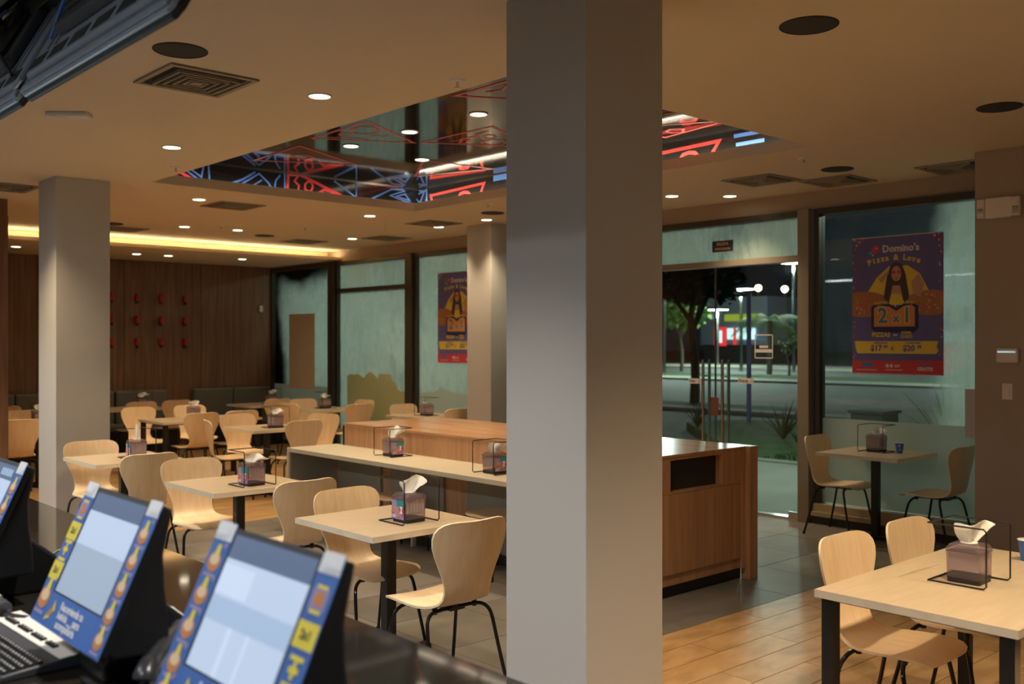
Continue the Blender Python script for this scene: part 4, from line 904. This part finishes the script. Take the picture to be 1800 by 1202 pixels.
# ================================================================== COUNTER WITH TILLS
ct = thing('service_counter', 'glossy black stone service counter in the foreground', 'counter', (1.08, 3, 0))
b = MB(); b.box(.48-1.08, -4.0, .91, 1.53-1.08, 2.58, .95); obj('worktop', b, 'counter', ct, bev=.003)
b = MB(); b.box(.55-1.08, -3.95, .0, 1.47-1.08, 2.55, .9095); obj('cabinet_body', b, 'walnut', ct)
def make_till(label, yc, art):
    t = thing('till_screen', label, 'monitor', (.95, yc, .95), 0, None)
    W_ = .225
    # side outline (x, z) relative
    side = [(-.188, .100), (-.050, .405), (.005, .405), (.05, .25), (.20, .05), (.22, .0), (-.10, .0), (-.15, .05)]
    b = MB(); b.prism([(-.174, .098), (-.036, .400), (-.020, .400), (-.042, .30), (-.040, .23), (-.030, .15), (-.028, .085), (-.15, .085)], 1, -W_+.01, W_-.01); obj('housing', b, 'blackplastic', t, bev=.008)
    b = MB(); b.prism([(-.13, 0), (.16, 0), (.14, .05), (.0, .17), (-.04, .17), (-.10, .07), (-.13, .03)], 1, -.09, .09); obj('stand', b, 'blackplastic', t, bev=.01)
    # face plane: from bottom (x=-.188,z=.10) to top (-.048,.408); tilted
    bx, bz, tx, tz = -.188, .100, -.048, .408; L_ = math.hypot(tx-bx, tz-bz); dx, dz = (tx-bx)/L_, (tz-bz)/L_; nx, nz = -dz, dx
    def mp(u, v, l=0): return (bx+dx*v+nx*(.002+.0004*l), -u, bz+dz*v+nz*(.002+.0004*l))
    def q(b, u0, v0, u1, v1, m, l): b.poly([mp(u0, v0, l), mp(u1, v0, l), mp(u1, v1, l), mp(u0, v1, l)], m)
    b = MB(); e = [mp(-W_, 0, 0), mp(W_, 0, 0), mp(W_, L_, 0), mp(-W_, L_, 0)]; bk = [tuple(Vector(p)-Vector((nx, 0, nz))*.02) for p in e]
    b.add(e+bk, [(0, 1, 2, 3), (7, 6, 5, 4), (0, 4, 5, 1), (1, 5, 6, 2), (2, 6, 7, 3), (3, 7, 4, 0)]); obj('bezel', b, 'blackplastic', t, bev=.004)
    # screen: u -.15..+.15, v .08..L-.025
    s0, s1, v0, v1 = -.150, .152, .078, L_-.012
    b = MB()
    q(b, s0, v1-.045, s1, v1, 0, 1); q(b, s0, v0, s1, v1-.045, 1 if art != 2 else 4, 1)
    if art == 1: q(b, s0, v1-.16, s1, v1-.115, 2, 2); q(b, s0+.10, v0, s0+.115, v1-.16, 3, 2); q(b, s0+.17, v0, s0+.18, v1-.16, 3, 2); q(b, s0, v1-.11, s0+.12, v1-.055, 3, 2)
    elif art == 2: q(b, s0, v0+.12, s1, v1-.045, 1, 2)
    else: q(b, s0+.02, v0+.08, s1-.03, v1-.09, 3, 2)
    for k in range(5 if art == 3 else 0): q(b, s0+.18+.022*k, v1-.034, s0+.196+.022*k, v1-.012, 2, 3)
    obj('screen', b, ['scr_top', 'scr_a', 'scr_b', 'scr_c', 'scr_d'], t, recalc=False)
    # printed cardboard surround
    CM = ['cblue', 'cyellow', 'cbun', 'clight', 'cwhite', 'cpurple', 'ink', 'pred', 'porange']
    rr = random.Random(int(yc*10))
    def food(b, u, v, r, l):
        b.poly([mp(u+r*math.cos(a), v-.2*r+.8*r*math.sin(a), l) for a in [2*PI*k/12 for k in range(12)]], 2); b.poly([mp(u+.75*r*math.cos(a), v+.0*r+.45*r*math.sin(a), l+.5) for a in [2*PI*k/10 for k in range(10)]], 3)
        b.poly([mp(u-.3*r, v+.4*r, l+1), mp(u+.45*r, v+.4*r, l+1), mp(u+.3*r, v+1.2*r, l+1), mp(u-.2*r, v+1.15*r, l+1)], 1); b.poly([mp(u+r*.9+.006*math.cos(a), v+r*1.2+.006*math.sin(a), l+1) for a in [2*PI*k/6 for k in range(6)]], 5)
        b.poly([mp(u-.9*r, v-1.35*r, l+.3), mp(u+.9*r, v-1.35*r, l+.3), mp(u+.9*r, v-1.1*r, l+.3), mp(u-.9*r, v-1.1*r, l+.3)], 5)
    def surround(name, u0, u1, items):
        b = MB(); e = [mp(u0, -.005, 3), mp(u1, -.005, 3), mp(u1, L_+.006, 3), mp(u0, L_+.006, 3)]; bk = [tuple(Vector(p)-Vector((nx, 0, nz))*.001) for p in e]
        b.add(e+bk, [(0, 1, 2, 3), (7, 6, 5, 4), (0, 4, 5, 1), (1, 5, 6, 2), (2, 6, 7, 3), (3, 7, 4, 0)], 0); uc = (u0+u1)/2; hw = (u1-u0)/2
        q(b, u0+.001, L_-.03, u1-.001, L_+.006, 4, 4)
        for kind, v in items:
            if kind == 'f': food(b, uc, v, hw*.72, 5)
            elif kind == 'y': q(b, u0+.002, v-.022, u1-.002, v+.022, 1, 5); put_text(b, '2x1', uc, v, .022, lambda x, y, l=0: mp(x, y, 6), 6, .0008)
            elif kind == 't': put_text(b, '+', uc, v, .05, lambda x, y, l=0: mp(x, y, 5), 1, .003); q(b, uc-hw*.6, v+.018, uc+hw*.6, v+.026, 1, 5); q(b, uc-hw*.6, v-.026, uc+hw*.6, v-.018, 1, 5)
            elif kind == 'p': q(b, uc-hw*.7, v-.018, uc+hw*.7, v+.018, 5, 5); q(b, uc-hw*.5, v-.024, uc+hw*.5, v-.018, 1, 5.5); q(b, uc-hw*.5, v+.018, uc+hw*.5, v+.024, 1, 5.5); q(b, uc-hw*.4, v-.010, uc+hw*.4, v+.012, 2, 6)
            elif kind == 'r': food(b, uc, v, hw*.95, 5)
        obj(name, b, CM, t, recalc=False)
    if art == 1:
        surround('left_card', -W_-.003, -.158, [('f', .27), ('f', .205), ('f', .14), ('f', .075), ('f', .02)]); surround('right_card', .160, W_+.003, [('p', .265), ('y', .205), ('t', .145), ('y', .09), ('p', .03)])
    else:
        surround('left_card', -W_-.003, -.158, [('p', .275), ('y', .22), ('t', .17), ('y', .12), ('r', .06)]); surround('right_card', .160, W_+.003, [('f', .27), ('f', .21), ('f', .15), ('f', .09), ('f', .035)])
    b = MB(); q(b, -.1575, -.005, .1595, .074, 0, 3)
    for k, (s, u, v) in enumerate((('Recomienda tu', .0, .054), ('bebida __ para', .0, .034), ('acompañarla', .0, .014))): put_text(b, s, u, v, .024, lambda x, y, l=0: mp(x, y, 5), 4, .0008)
    for k in range(3): b.poly([mp(-.145+.012*k, .008+.01*k, 5), mp(-.115+.008*k, .018+.01*k, 5), mp(-.12+.002*k, .045+.008*k, 5)], (1, 8, 1)[k])
    obj('bottom_card', b, CM, t, recalc=False)
    for u0 in (-W_-.002, W_-.048):
        b = MB(); b.poly([mp(u0, L_-.02, 7), mp(u0+.05, L_-.02, 7), mp(u0+.05, L_+.007, 7), mp(u0, L_+.007, 7)]); obj('clear_corner', b, 'cwhite', t, recalc=False)
    return t
make_till('tilted till screen nearest the camera, bright blue page', 1.628, 1)
make_till('tilted till screen in the middle, pale page over the keyboard', 2.363, 2)
make_till('till screen cut by the left edge of the picture', 3.328, 3)

# keyboard
kb = thing('keyboard', 'silver and black keyboard in the lower left corner', 'keyboard', (.74, 2.68, .95), math.radians(92))
kb.rotation_euler = (0, 0, math.radians(-88))
# local: +x to the right for the typist facing +X world, +y away
W2 = .245
b = MB(); b.prism([(-.10, 0), (.10, 0), (.10, .030), (.045, .026), (-.10, .014)], 0, -W2, W2); obj('case', b, 'darkplastic', kb, bev=.004)
b = MB(); b.prism([(.030, .0262), (.1005, .0305), (.1005, .033), (.030, .0285)], 0, -W2, W2); obj('silver_strip', b, 'offwhite', kb, bev=.001)
kme = None
def key(x, y, z, w_=.0165):
    global kme
    b = MB(); b.add([(-w_/2,-.008,0),(w_/2,-.008,0),(w_/2,.008,0),(-w_/2,.008,0),(-w_/2+.002,-.006,.006),(w_/2-.002,-.006,.006),(w_/2-.002,.006,.006),(-w_/2+.002,.006,.006)], [(4,5,6,7),(0,1,5,4),(1,2,6,5),(2,3,7,6),(3,0,4,7)])
    b.add([(-.003,-.001,.0062),(.003,-.001,.0062),(.003,.003,.0062),(-.003,.003,.0062)], [(0,1,2,3)], 1)
    if w_ == .0165:
        if kme is None: o = obj('key', b, ['blackplastic', 'white'], kb, recalc=False); kme = o.data
        else: o = bpy.data.objects.new('key', kme); C.objects.link(o); o.parent = kb
    else: o = obj('key', b, ['blackplastic', 'white'], kb, recalc=False)
    o.location = (x, y, z)
for r in range(6):
    y = -.088+r*.0190 if r < 5 else .044+.018
    for i in range(24):
        if r == 5 and i in (1, 6, 11, 16, 20, 21, 22, 23): continue
        if r == 0 and 4 <= i <= 9: continue
        x = -W2+.018+i*.0198
        if x > W2-.012: continue
        key(x, y if r < 5 else .052, (.0155+(y+.10)*.083) if r < 5 else .0295)
key(-W2+.018+6.5*.0198, -.088, .017, .115)
# barcode scanner
t = thing('barcode_scanner', 'dark hand scanner with an orange button at the left edge', 'scanner', (.765, 2.985, .95), math.radians(-70))
b = MB(); b.lathe([(.002, -.085), (.022, -.08), (.034, -.05), (.037, 0), (.034, .04), (.024, .07), (.004, .078)], 18); b.v = [(p[2], p[0]*1.0, .045+p[1]*.8) for p in b.v]; obj('head', b, 'darkplastic', t, smooth=True)
b = MB(); b.tube([(.03, 0, .03), (.09, 0, .02), (.15, .01, .018)], .018, 10, smooth=4); obj('grip', b, 'blackplastic', t, smooth=True)
b = MB(); b.lathe([(.001, 0), (.011, 0), (.010, .005), (.001, .006)], 14); b.v = [(p[0]+.0, p[1]-.037, p[2]+.045) for p in b.v]; b.v = [(p[0], p[1], p[2]) for p in b.v]; obj('orange_button', b, 'porange', t)
b = MB(); b.tube([(-.05, -.02, .078), (0, -.015, .082), (.05, 0, .070)], .012, 8, smooth=4); obj('top_grip', b, 'offwhite', t, smooth=True)
b = MB(); b.tube([(.98, 2.80, .96), (.93, 2.86, .99), (.88, 2.83, 1.0), (.86, 2.90, .965), (.80, 2.93, .965)], .004, 6, smooth=6); setp(obj('scanner_cable', b, plain('pale_blue_cable', (.35, .6, .85), .4), smooth=True), 'pale blue scanner cable looping beside the middle screen', 'cable')
# phones
def phone(label, x, y, rz):
    t = thing('desk_phone', label, 'telephone', (x, y, .95), rz)
    b = MB(); b.prism([(-.10, 0), (.10, 0), (.10, .055), (-.10, .025)], 1, -.09, .09); obj('base', b, 'darkplastic', t, bev=.008)
    b = MB(); b.tube([(-.125, .05, .058), (-.11, .05, .078), (-.05, .05, .094), (.03, .05, .104), (.09, .05, .104), (.125, .05, .088)], [.026, .023, .018, .017, .018, .023, .026], 12, smooth=4); obj('handset', b, 'charcoal', t, smooth=True)
    for r in range(4):
        for c in range(3):
            b = MB(); bx_, by_ = -.06+r*.028, -.065+c*.024; zz = .025+(bx_+.1)*.15; b.box(bx_-.009, by_-.008, zz, bx_+.009, by_+.008, zz+.005); obj('key', b, 'white', t)
    b = MB(); pts = [(-.115+.012*math.cos(k*1.1)-.002*k, +.05+.012*math.sin(k*1.1), .045-.0016*k) for k in range(26)]; b.tube(pts, .0028, 5, smooth=2); obj('curly_cord', b, 'blackplastic', t, smooth=True)
phone('black desk phone handset lying between the two nearest screens', .955, 2.125, math.radians(46)); phone('black desk phone behind the middle screen', 1.02, 2.99, math.radians(60))
b = MB(); b.tube([(1.08, 2.70, .955), (1.13, 2.66, .99), (1.14, 2.60, .985), (1.16, 2.52, .955)], .004, 6, smooth=6); setp(obj('power_cable', b, 'cable', smooth=True), 'pale cable behind the middle screen', 'cable')
b = MB(); b.tube([(1.10, 3.62, .955), (1.12, 3.50, 1.02), (1.10, 3.40, .99), (1.08, 3.28, .955)], .004, 6, smooth=6); setp(obj('power_cable', b, 'cable', smooth=True), 'pale cable behind the leftmost screen', 'cable')

# tall lit display fridge, only its edge shows at the left border
t = thing('display_fridge', 'tall lit glass fronted fridge, a sliver at the left edge', 'fridge', (1.13, 5.62, 0))
b = MB(); b.box(-.55, 0, 0, .36, .65, 1.94); obj('cabinet', b, 'blackplastic', t, bev=.01); b = MB(); b.box(-.50, -.012, .12, .345, -.001, 1.90); obj('lit_door', b, 'case_lit', t)
b = MB(); b.box(.345, -.02, .05, .36, 0, 1.94); obj('door_edge', b, 'steel', t)

# ================================================================== TELEVISIONS ABOVE THE COUNTER
def make_tv(label, y0, y1):
    L_ = y1-y0; H_ = .705; t = thing('hanging_television', label, 'television', (1.03, (y0+y1)/2, 2.525), 0, 'televisions hung over the counter')
    tl = math.radians(28); dx, dz = math.sin(tl), math.cos(tl); nx, nz = -dz, dx       # n = rear side
    def mp(y, v, d): return (dx*v+nx*d, y, dz*v+nz*d)
    def slab(name, ya, yb, v0, v1, d0, d1, mt, r=0, bev=.006, parent=t):
        pts = [(ya+r, v0), (yb-r, v0), (yb, v0+r), (yb, v1-r), (yb-r, v1), (ya+r, v1), (ya, v1-r), (ya, v0+r)] if r else [(ya, v0), (yb, v0), (yb, v1), (ya, v1)]
        n = len(pts); b = MB(); b.add([mp(y, v, d0) for y, v in pts]+[mp(y, v, d1) for y, v in pts], [tuple(range(n))[::-1], tuple(range(n, 2*n))]+[(i, (i+1) % n, n+(i+1) % n, n+i) for i in range(n)]); return obj(name, b, mt, parent, bev=bev)
    h = L_/2
    slab('screen_panel', -h, h, 0, H_, -.012, .008, 'blackplastic', .025); slab('metal_rim', -h+.004, h-.004, .004, H_-.004, .008, .026, 'tvrim', .02)
    slab('rear_shell', -h+.03, h-.03, .05, H_-.04, .026, .050, 'tvshell', .03, .01); slab('rear_housing', -h*.62, h*.62, .16, H_-.12, .050, .085, 'darkplastic', .03, .012)
    for k in range(6):
        y = -h+.12+k*(L_-.24)/5; slab('vent_grille', y-.07, y+.07, .075, .125, .0495, .0525, 'blackplastic', 0, .001)
    for k in range(14): slab('shell_rib', -h+.10+k*(L_-.2)/14, -h+.106+k*(L_-.2)/14+.006, .135, H_-.07, .0495, .056, 'tvshell', 0, 0) if k in (0, 1, 12, 13) else None
    slab('bottom_strip', -h+.01, h-.01, .012, .04, .026, .036, 'tvshell', 0, .004)
    br = slab('wall_bracket', -.28, .28, .22, .50, .0855, .10, 'black', 0, .003)
    for y in (-.2, .2):
        b = MB(); b.tube([mp(y, .36, .10), (.13, y, .50), (.14, y, .62)], .02, 8); obj('bracket_arm', b, 'gloss', t, smooth=True)
    for k, (ya, va, yb_, vb) in enumerate(((-.5, .10, .15, .5), (-.45, .12, .2, .52), (-.3, .2, .3, .45), (.45, .18, -.1, .55))):
        b = MB(); b.tube([mp(ya, va, .06), mp((ya+yb_)/2-.1, (va+vb)/2-.06, .12+.01*k), mp(yb_, vb, .12)], .006, 6, smooth=6); obj('cable', b, 'blackplastic' if k < 3 else 'cblue', t, smooth=True)
    slab('warning_label', -h+.012, -h+.06, .045, .075, .0365, .038, 'white', 0, 0)
    return t
make_tv('nearest of the televisions hung over the counter, seen from behind', 2.36, 3.565); make_tv('television farther along the counter, cut by the left edge', 3.60, 4.80)
b = MB(); b.box(1.145, 1.6, 2.93, 1.19, 5.2, 2.995); setp(obj('mounting_rail', b, 'black', bev=.003), 'black rail under the ceiling carrying the televisions', 'rail')

# ================================================================== OUTSIDE
G = -.03
def ground(name, x0, x1, y0, y1, z, mat):
    b = MB(); b.box(x0, y0, z-.15, x1, y1, z); return setp(obj(name, b, mat), kind='structure')
ground('ground', XW+.06, 180, -120, 200, -.14, 'road')
ground('pavement', XW+.06, 12.3, -30, 40, -.005, 'concrete'); b = MB(); b.box(12.3, -30, -.14, 12.5, 9.2, .02); struct('kerb', b, 'concrete')
b = MB(); b.prism([(12.5, -20), (18.6, -20), (18.6, 12.8), (17.0, 13.2), (12.5, 8.6)], 2, -.14, .01); setp(obj('lawn', b, 'grass'), kind='structure')
def bladegrass(name, x0, x1, y0, y1, n, label):
    rr = random.Random(8); b = MB()
    for i in range(n):
        x, y = rr.uniform(x0, x1), rr.uniform(y0, y1); a = rr.uniform(0, 6.3); h = rr.uniform(.03, .07); dx, dy = .012*math.cos(a), .012*math.sin(a)
        b.add([(x-dx, y-dy, .005), (x+dx, y+dy, .005), (x+dy*2, y-dx*2, h)], [(0, 1, 2)])
    return setp(obj(name, b, 'grass', recalc=False), label, 'grass', kind='stuff')
bladegrass('grass', 12.6, 15.9, 2.5, 8.4, 7000, 'short green lawn outside the glass door')
for x0, x1, mt in ((21.4, 22.2, 'concrete'), (22.2, 23.6, 'grass'), (39, 41.5, 'concrete'), (41.5, 46, 'grass'), (58, 66, 'concrete')):
    ground('median_strip', x0, x1, -60, 140, -.05, mt)
# street lamps
lp = None
def street(x, y, h, label):
    global lp
    t = thing('street_lamp', label, 'street lamp', (x, y, -.14), 0, 'street lamps outside'); k = 1
    b = MB(); b.tube([(0, 0, 0), (0, 0, h)], [.11, .09, .07], 10); obj('pole', b, 'steel', t, smooth=True)
    b = MB(); b.box(-.45, -.7, h, .45, .7, h+.10); obj('lamp_head', b, 'steel', t, bev=.02); b = MB(); b.box(-.42, -.66, h-.03, .42, .66, h-.001); obj('diffuser', b, 'streetlamp', t)
    l = bpy.data.lights.new('street_beam', 'POINT'); l.energy = 2200*STREET; l.color = (.88, 1, .92); l.shadow_soft_size = .4; o = bpy.data.objects.new('street_beam', l); C.objects.link(o); o.parent = t; o.location = (-.3, 0, h-.35)
street(53.4, 33.3, 6.7, 'tall street lamp right of the palm, seen through the door'); street(53.1, 36.9, 5.2, 'street lamp in the middle of the door glass'); street(41.1, 33.4, 5.4, 'street lamp beside the big column'); street(62.0, 45.2, 4.3, 'farthest small street lamp beyond the leftmost tree')
street(42.0, 14.0, 6.5, 'street lamp beyond the right hand window')
t = thing('blue_pole', 'thin blue pole outside the door', 'pole', (18.2, 12.45, -.14)); b = MB(); b.tube([(0, 0, 0), (0, 0, 2.9)], .05, 10); obj('post', b, 'bluepole', t, smooth=True)
for x, y, z, lab in ((90, 60.4, 7.55, 'left orange lamp high in the night sky'), (90, 57.2, 7.3, 'right orange lamp high in the night sky')):
    t = thing('sodium_light', lab, 'street lamp', (x, y, -.14)); b = MB(); b.tube([(0, 0, 0), (0, 0, z)], .08, 8); obj('pole', b, 'builddark', t); b = MB(); b.lathe([(.02, z-.35), (.28, z-.15), (.35, z+.05), (.25, z+.28), (.02, z+.35)], 16); obj('globe', b, 'sodium', t, smooth=True)
# trees
def tree(label, x, y, h, rc, mat='leaf', trunk=.14, n=260, fork=False, seed=1):
    rr = random.Random(seed); t = thing('street_tree', label, 'tree', (x, y, -.14))
    b = MB(); b.tube([(0, 0, 0), (.1, .05, h*.35), (-.05, .1, h*.65), (0, 0, h*.9)], [trunk, trunk*.9, trunk*.8, trunk*.6, trunk*.5], 9, smooth=3)
    for k in range(5 if fork else 3):
        a = k*2.2; b.tube([(0, 0, h*.62), (rc*.35*math.cos(a), rc*.35*math.sin(a), h*.8), (rc*.75*math.cos(a), rc*.75*math.sin(a), h*1.0)], [trunk*.45, trunk*.3, trunk*.15], 6, smooth=3)
    obj('trunk', b, 'bark', t, smooth=True); b = MB()
    for i in range(n):
        a, q, e = rr.uniform(0, 6.28), rr.random()**.5, rr.uniform(-1, 1); cx, cy, cz = rc*q*math.cos(a), rc*q*math.sin(a), h+rc*.55*e*math.sqrt(1-q*q*.8)
        for m in range(3):
            s = rr.uniform(.14, .3)*rc/1.5; v = Vector((rr.uniform(-1, 1), rr.uniform(-1, 1), rr.uniform(-.6, .6))).normalized()*s; w_ = v.cross(Vector((rr.random(), rr.random(), 1))).normalized()*s*.5
            c_ = Vector((cx, cy, cz))+Vector((rr.uniform(-.2, .2), rr.uniform(-.2, .2), rr.uniform(-.2, .2))); b.add([tuple(c_-v), tuple(c_+w_), tuple(c_+v), tuple(c_-w_)], [(0, 1, 2, 3)])
    obj('foliage', b, mat, t, recalc=False)
def palm(label, x, y, h, r, seed=1):
    rr = random.Random(seed); t = thing('palm_tree', label, 'tree', (x, y, -.14))
    b = MB(); b.tube([(0, 0, 0), (.05, 0, h*.5), (0, 0, h)], [.16, .13, .12], 9, smooth=3); obj('trunk', b, 'bark', t, smooth=True)
    for k in range(13):
        a = k*2*PI/13+rr.uniform(-.2, .2); el_ = rr.uniform(.2, 1.0); b = MB(); P0 = []
        for j in range(8):
            s = j/7*r; P0.append(Vector((s*math.cos(a), s*math.sin(a), h+math.sin(el_)*s*.9-(s/r)**2*r*.75)))
        sd = Vector((-math.sin(a), math.cos(a), 0))
        for j in range(7):
            for sgn in (-1, 1):
                for q in range(3):
                    p = P0[j].lerp(P0[j+1], q/3); ln = .42*math.sin(PI*(j+q/3+.6)/8)*r/1.5; d = P0[j+1]-P0[j]; tip = p+sd*sgn*ln+d*.9-Vector((0, 0, ln*.5)); b.add([tuple(p), tuple(p+d*.22), tuple(tip)], [(0, 1, 2)])
        obj('frond', b, 'leaf', t, recalc=False)
tree('slim tree with a forked crown nearest the door glass, left', 23.3, 17.8, 3.7, 1.35, 'darkleaf', .15, 200, True, 2)
tree('small round leafy tree beyond the road, beside the big column', 50.5, 39.6, 3.6, 1.7, 'leaf', .12, 200, False, 3)
palm('young palm beyond the road, right half of the door', 49.4, 32.4, 3.1, 2.2, 4)
tree('small bare young tree by the right street lamp', 47.0, 29.6, 1.8, .8, 'leaf', .07, 40, False, 6)
tree('dark tree mass at the left of the door view', 30.5, 29, 4.4, 3.0, 'darkleaf', .2, 320, True, 9)
def agave(label, x, y, n, h, seed, mat='leaf'):
    rr = random.Random(seed); t = thing('spiky_plant', label, 'plant', (x, y, 0))
    for k in range(n):
        a = rr.uniform(0, 6.28); o_ = rr.uniform(.15, .75); L_ = h*rr.uniform(.7, 1.1); b = MB(); vs = []
        for j in range(6):
            s = j/5; r_ = L_*s*math.sin(o_)*(1+.3*s); z = L_*s*math.cos(o_)-.15*L_*s*s; wd = .035*(1-s)*(1 if j else .7)+.002
            c_ = Vector((r_*math.cos(a), r_*math.sin(a), z+.005)); sd = Vector((-math.sin(a), math.cos(a), 0))*wd; vs += [tuple(c_-sd), tuple(c_+sd)]
        b.add(vs, [(2*j, 2*j+1, 2*j+3, 2*j+2) for j in range(5)]); obj('leaf', b, mat, t, recalc=False)
agave('spiky agave like plant on the lawn beside the door post', 15.3, 9.75, 22, .85, 5, 'darkleaf')
agave('low grassy plant on the lawn behind the door handles', 16.2, 12.3, 14, .6, 6, 'darkleaf')
agave('yellow green bush outside, at the right edge of the window', 15.1, 6.75, 34, 1.35, 7)
agave('pale leaved plant in the dark planter outside the window', 14.6, 9.0, 10, .55, 9)
b = MB(); b.box(16.1, 3.5, .011, 16.5, 9.0, .62); setp(obj('garden_wall', b, 'concrete', bev=.02), 'low pale wall beyond the lawn outside the right window', 'wall')
t = thing('street_planter', 'dark square planter in front of the low wall outside', 'planter', (15.4, 8.1, .0)); b = MB(); b.box(-.28, -.28, 0, .28, .28, .55); obj('tub', b, 'builddark', t, bev=.02); b = MB(); b.box(-.31, -.31, .55, .31, .31, .60); obj('rim', b, 'builddark', t)
# shops beyond the road
t = thing('shop_building', 'grey shop building with red and white lit signs beyond the road', 'building', (75, 55, -.14))
b = MB(); b.box(0, -5.6, 1.6, 8, 1.6, 5.9); obj('upper_facade', b, 'build', t); b = MB(); b.box(.5, -5.6, 0, 8, 1.6, 1.6); obj('shop_front', b, 'builddark', t)
b = MB(); b.box(-.2, -4.9, 3.75, -.01, -1.2, 4.35); obj('yellow_sign', b, 'signyellow', t)
b = MB(); b.box(-.2, -1.3, 1.5, -.01, -.1, 3.2); s_ = obj('red_sign', b, 'signred', t); b = MB(); b.box(-.25, -.95, 1.8, -.21, -.45, 2.9); obj('white_panel', b, 'signwhite', s_)
b = MB(); b.box(-.2, -4.4, 2.1, -.01, -1.5, 3.1); obj('white_sign', b, 'signwhite', t); b = MB(); b.box(-.26, -2.5, 1.6, -.21, -2.2, 3.1); obj('red_post', b, 'signred', t)
t = thing('warehouse', 'large grey blue building beyond the right window', 'building', (60, 28, -.14))
b = MB(); b.box(0, -12, 1.8, 10, 3.0, 7.0); obj('upper_wall', b, 'build', t); b = MB(); b.box(.3, -12, 0, 10, 3.0, 1.8); obj('lower_wall', b, 'redmetal', t)
for k in range(5): b = MB(); b.box(-.05, -11+k*2.8, 2.6, .0, -9.4+k*2.8, 4.0); obj('window', b, 'builddark', t)

# ================================================================== KITCHEN LUMINAIRES, ADDED FORECOURT LIGHTS
for i, yy in enumerate((1.5, 3.6, 5.7, 7.8, 9.9)):
    t = thing('kitchen_light', 'cool white kitchen ceiling light out of the picture, %s in its row' % ('first', 'second', 'third', 'fourth', 'fifth')[i], 'ceiling light', (-.9, yy, 2.99), 0, 'kitchen ceiling lights')
    b = MB(); b.box(-.16, -.62, -.05, .16, .62, 0); obj('housing', b, 'white', t); b = MB(); b.box(-.13, -.6, -.056, .13, .6, -.051); obj('diffuser', b, 'tube', t)
    area('kitchen_beam', (0, 0, -.06), .26, 1.2, KITCHEN_W, COOL, (0, 0, 0), t)
b = MB(); b.box(XW+.15, -6, 3.68, 12.2, 20, 3.85); struct('trim_6', b, 'builddark')
for yy, wh_ in ((3.5, 'before the right window'), (7.0, 'before the glass door'), (11.0, 'before the middle left window'), (14.0, 'before the corner window')):  # unseen lights added outside to brighten the fogged glass and the pavement
    t = thing('canopy_fill_light', 'added unseen greenish white light under the canopy, '+wh_, 'outdoor light', (11.2, yy, 3.6), 0, 'added lights under the canopy')
    b = MB(); b.box(-.3, -.3, 0, .3, .3, .08); obj('housing', b, 'steel', t); area('canopy_fill_beam', (0, 0, -.01), .5, .5, 70*STREET, (.86, 1.0, .90), (0, 0, 0), t)
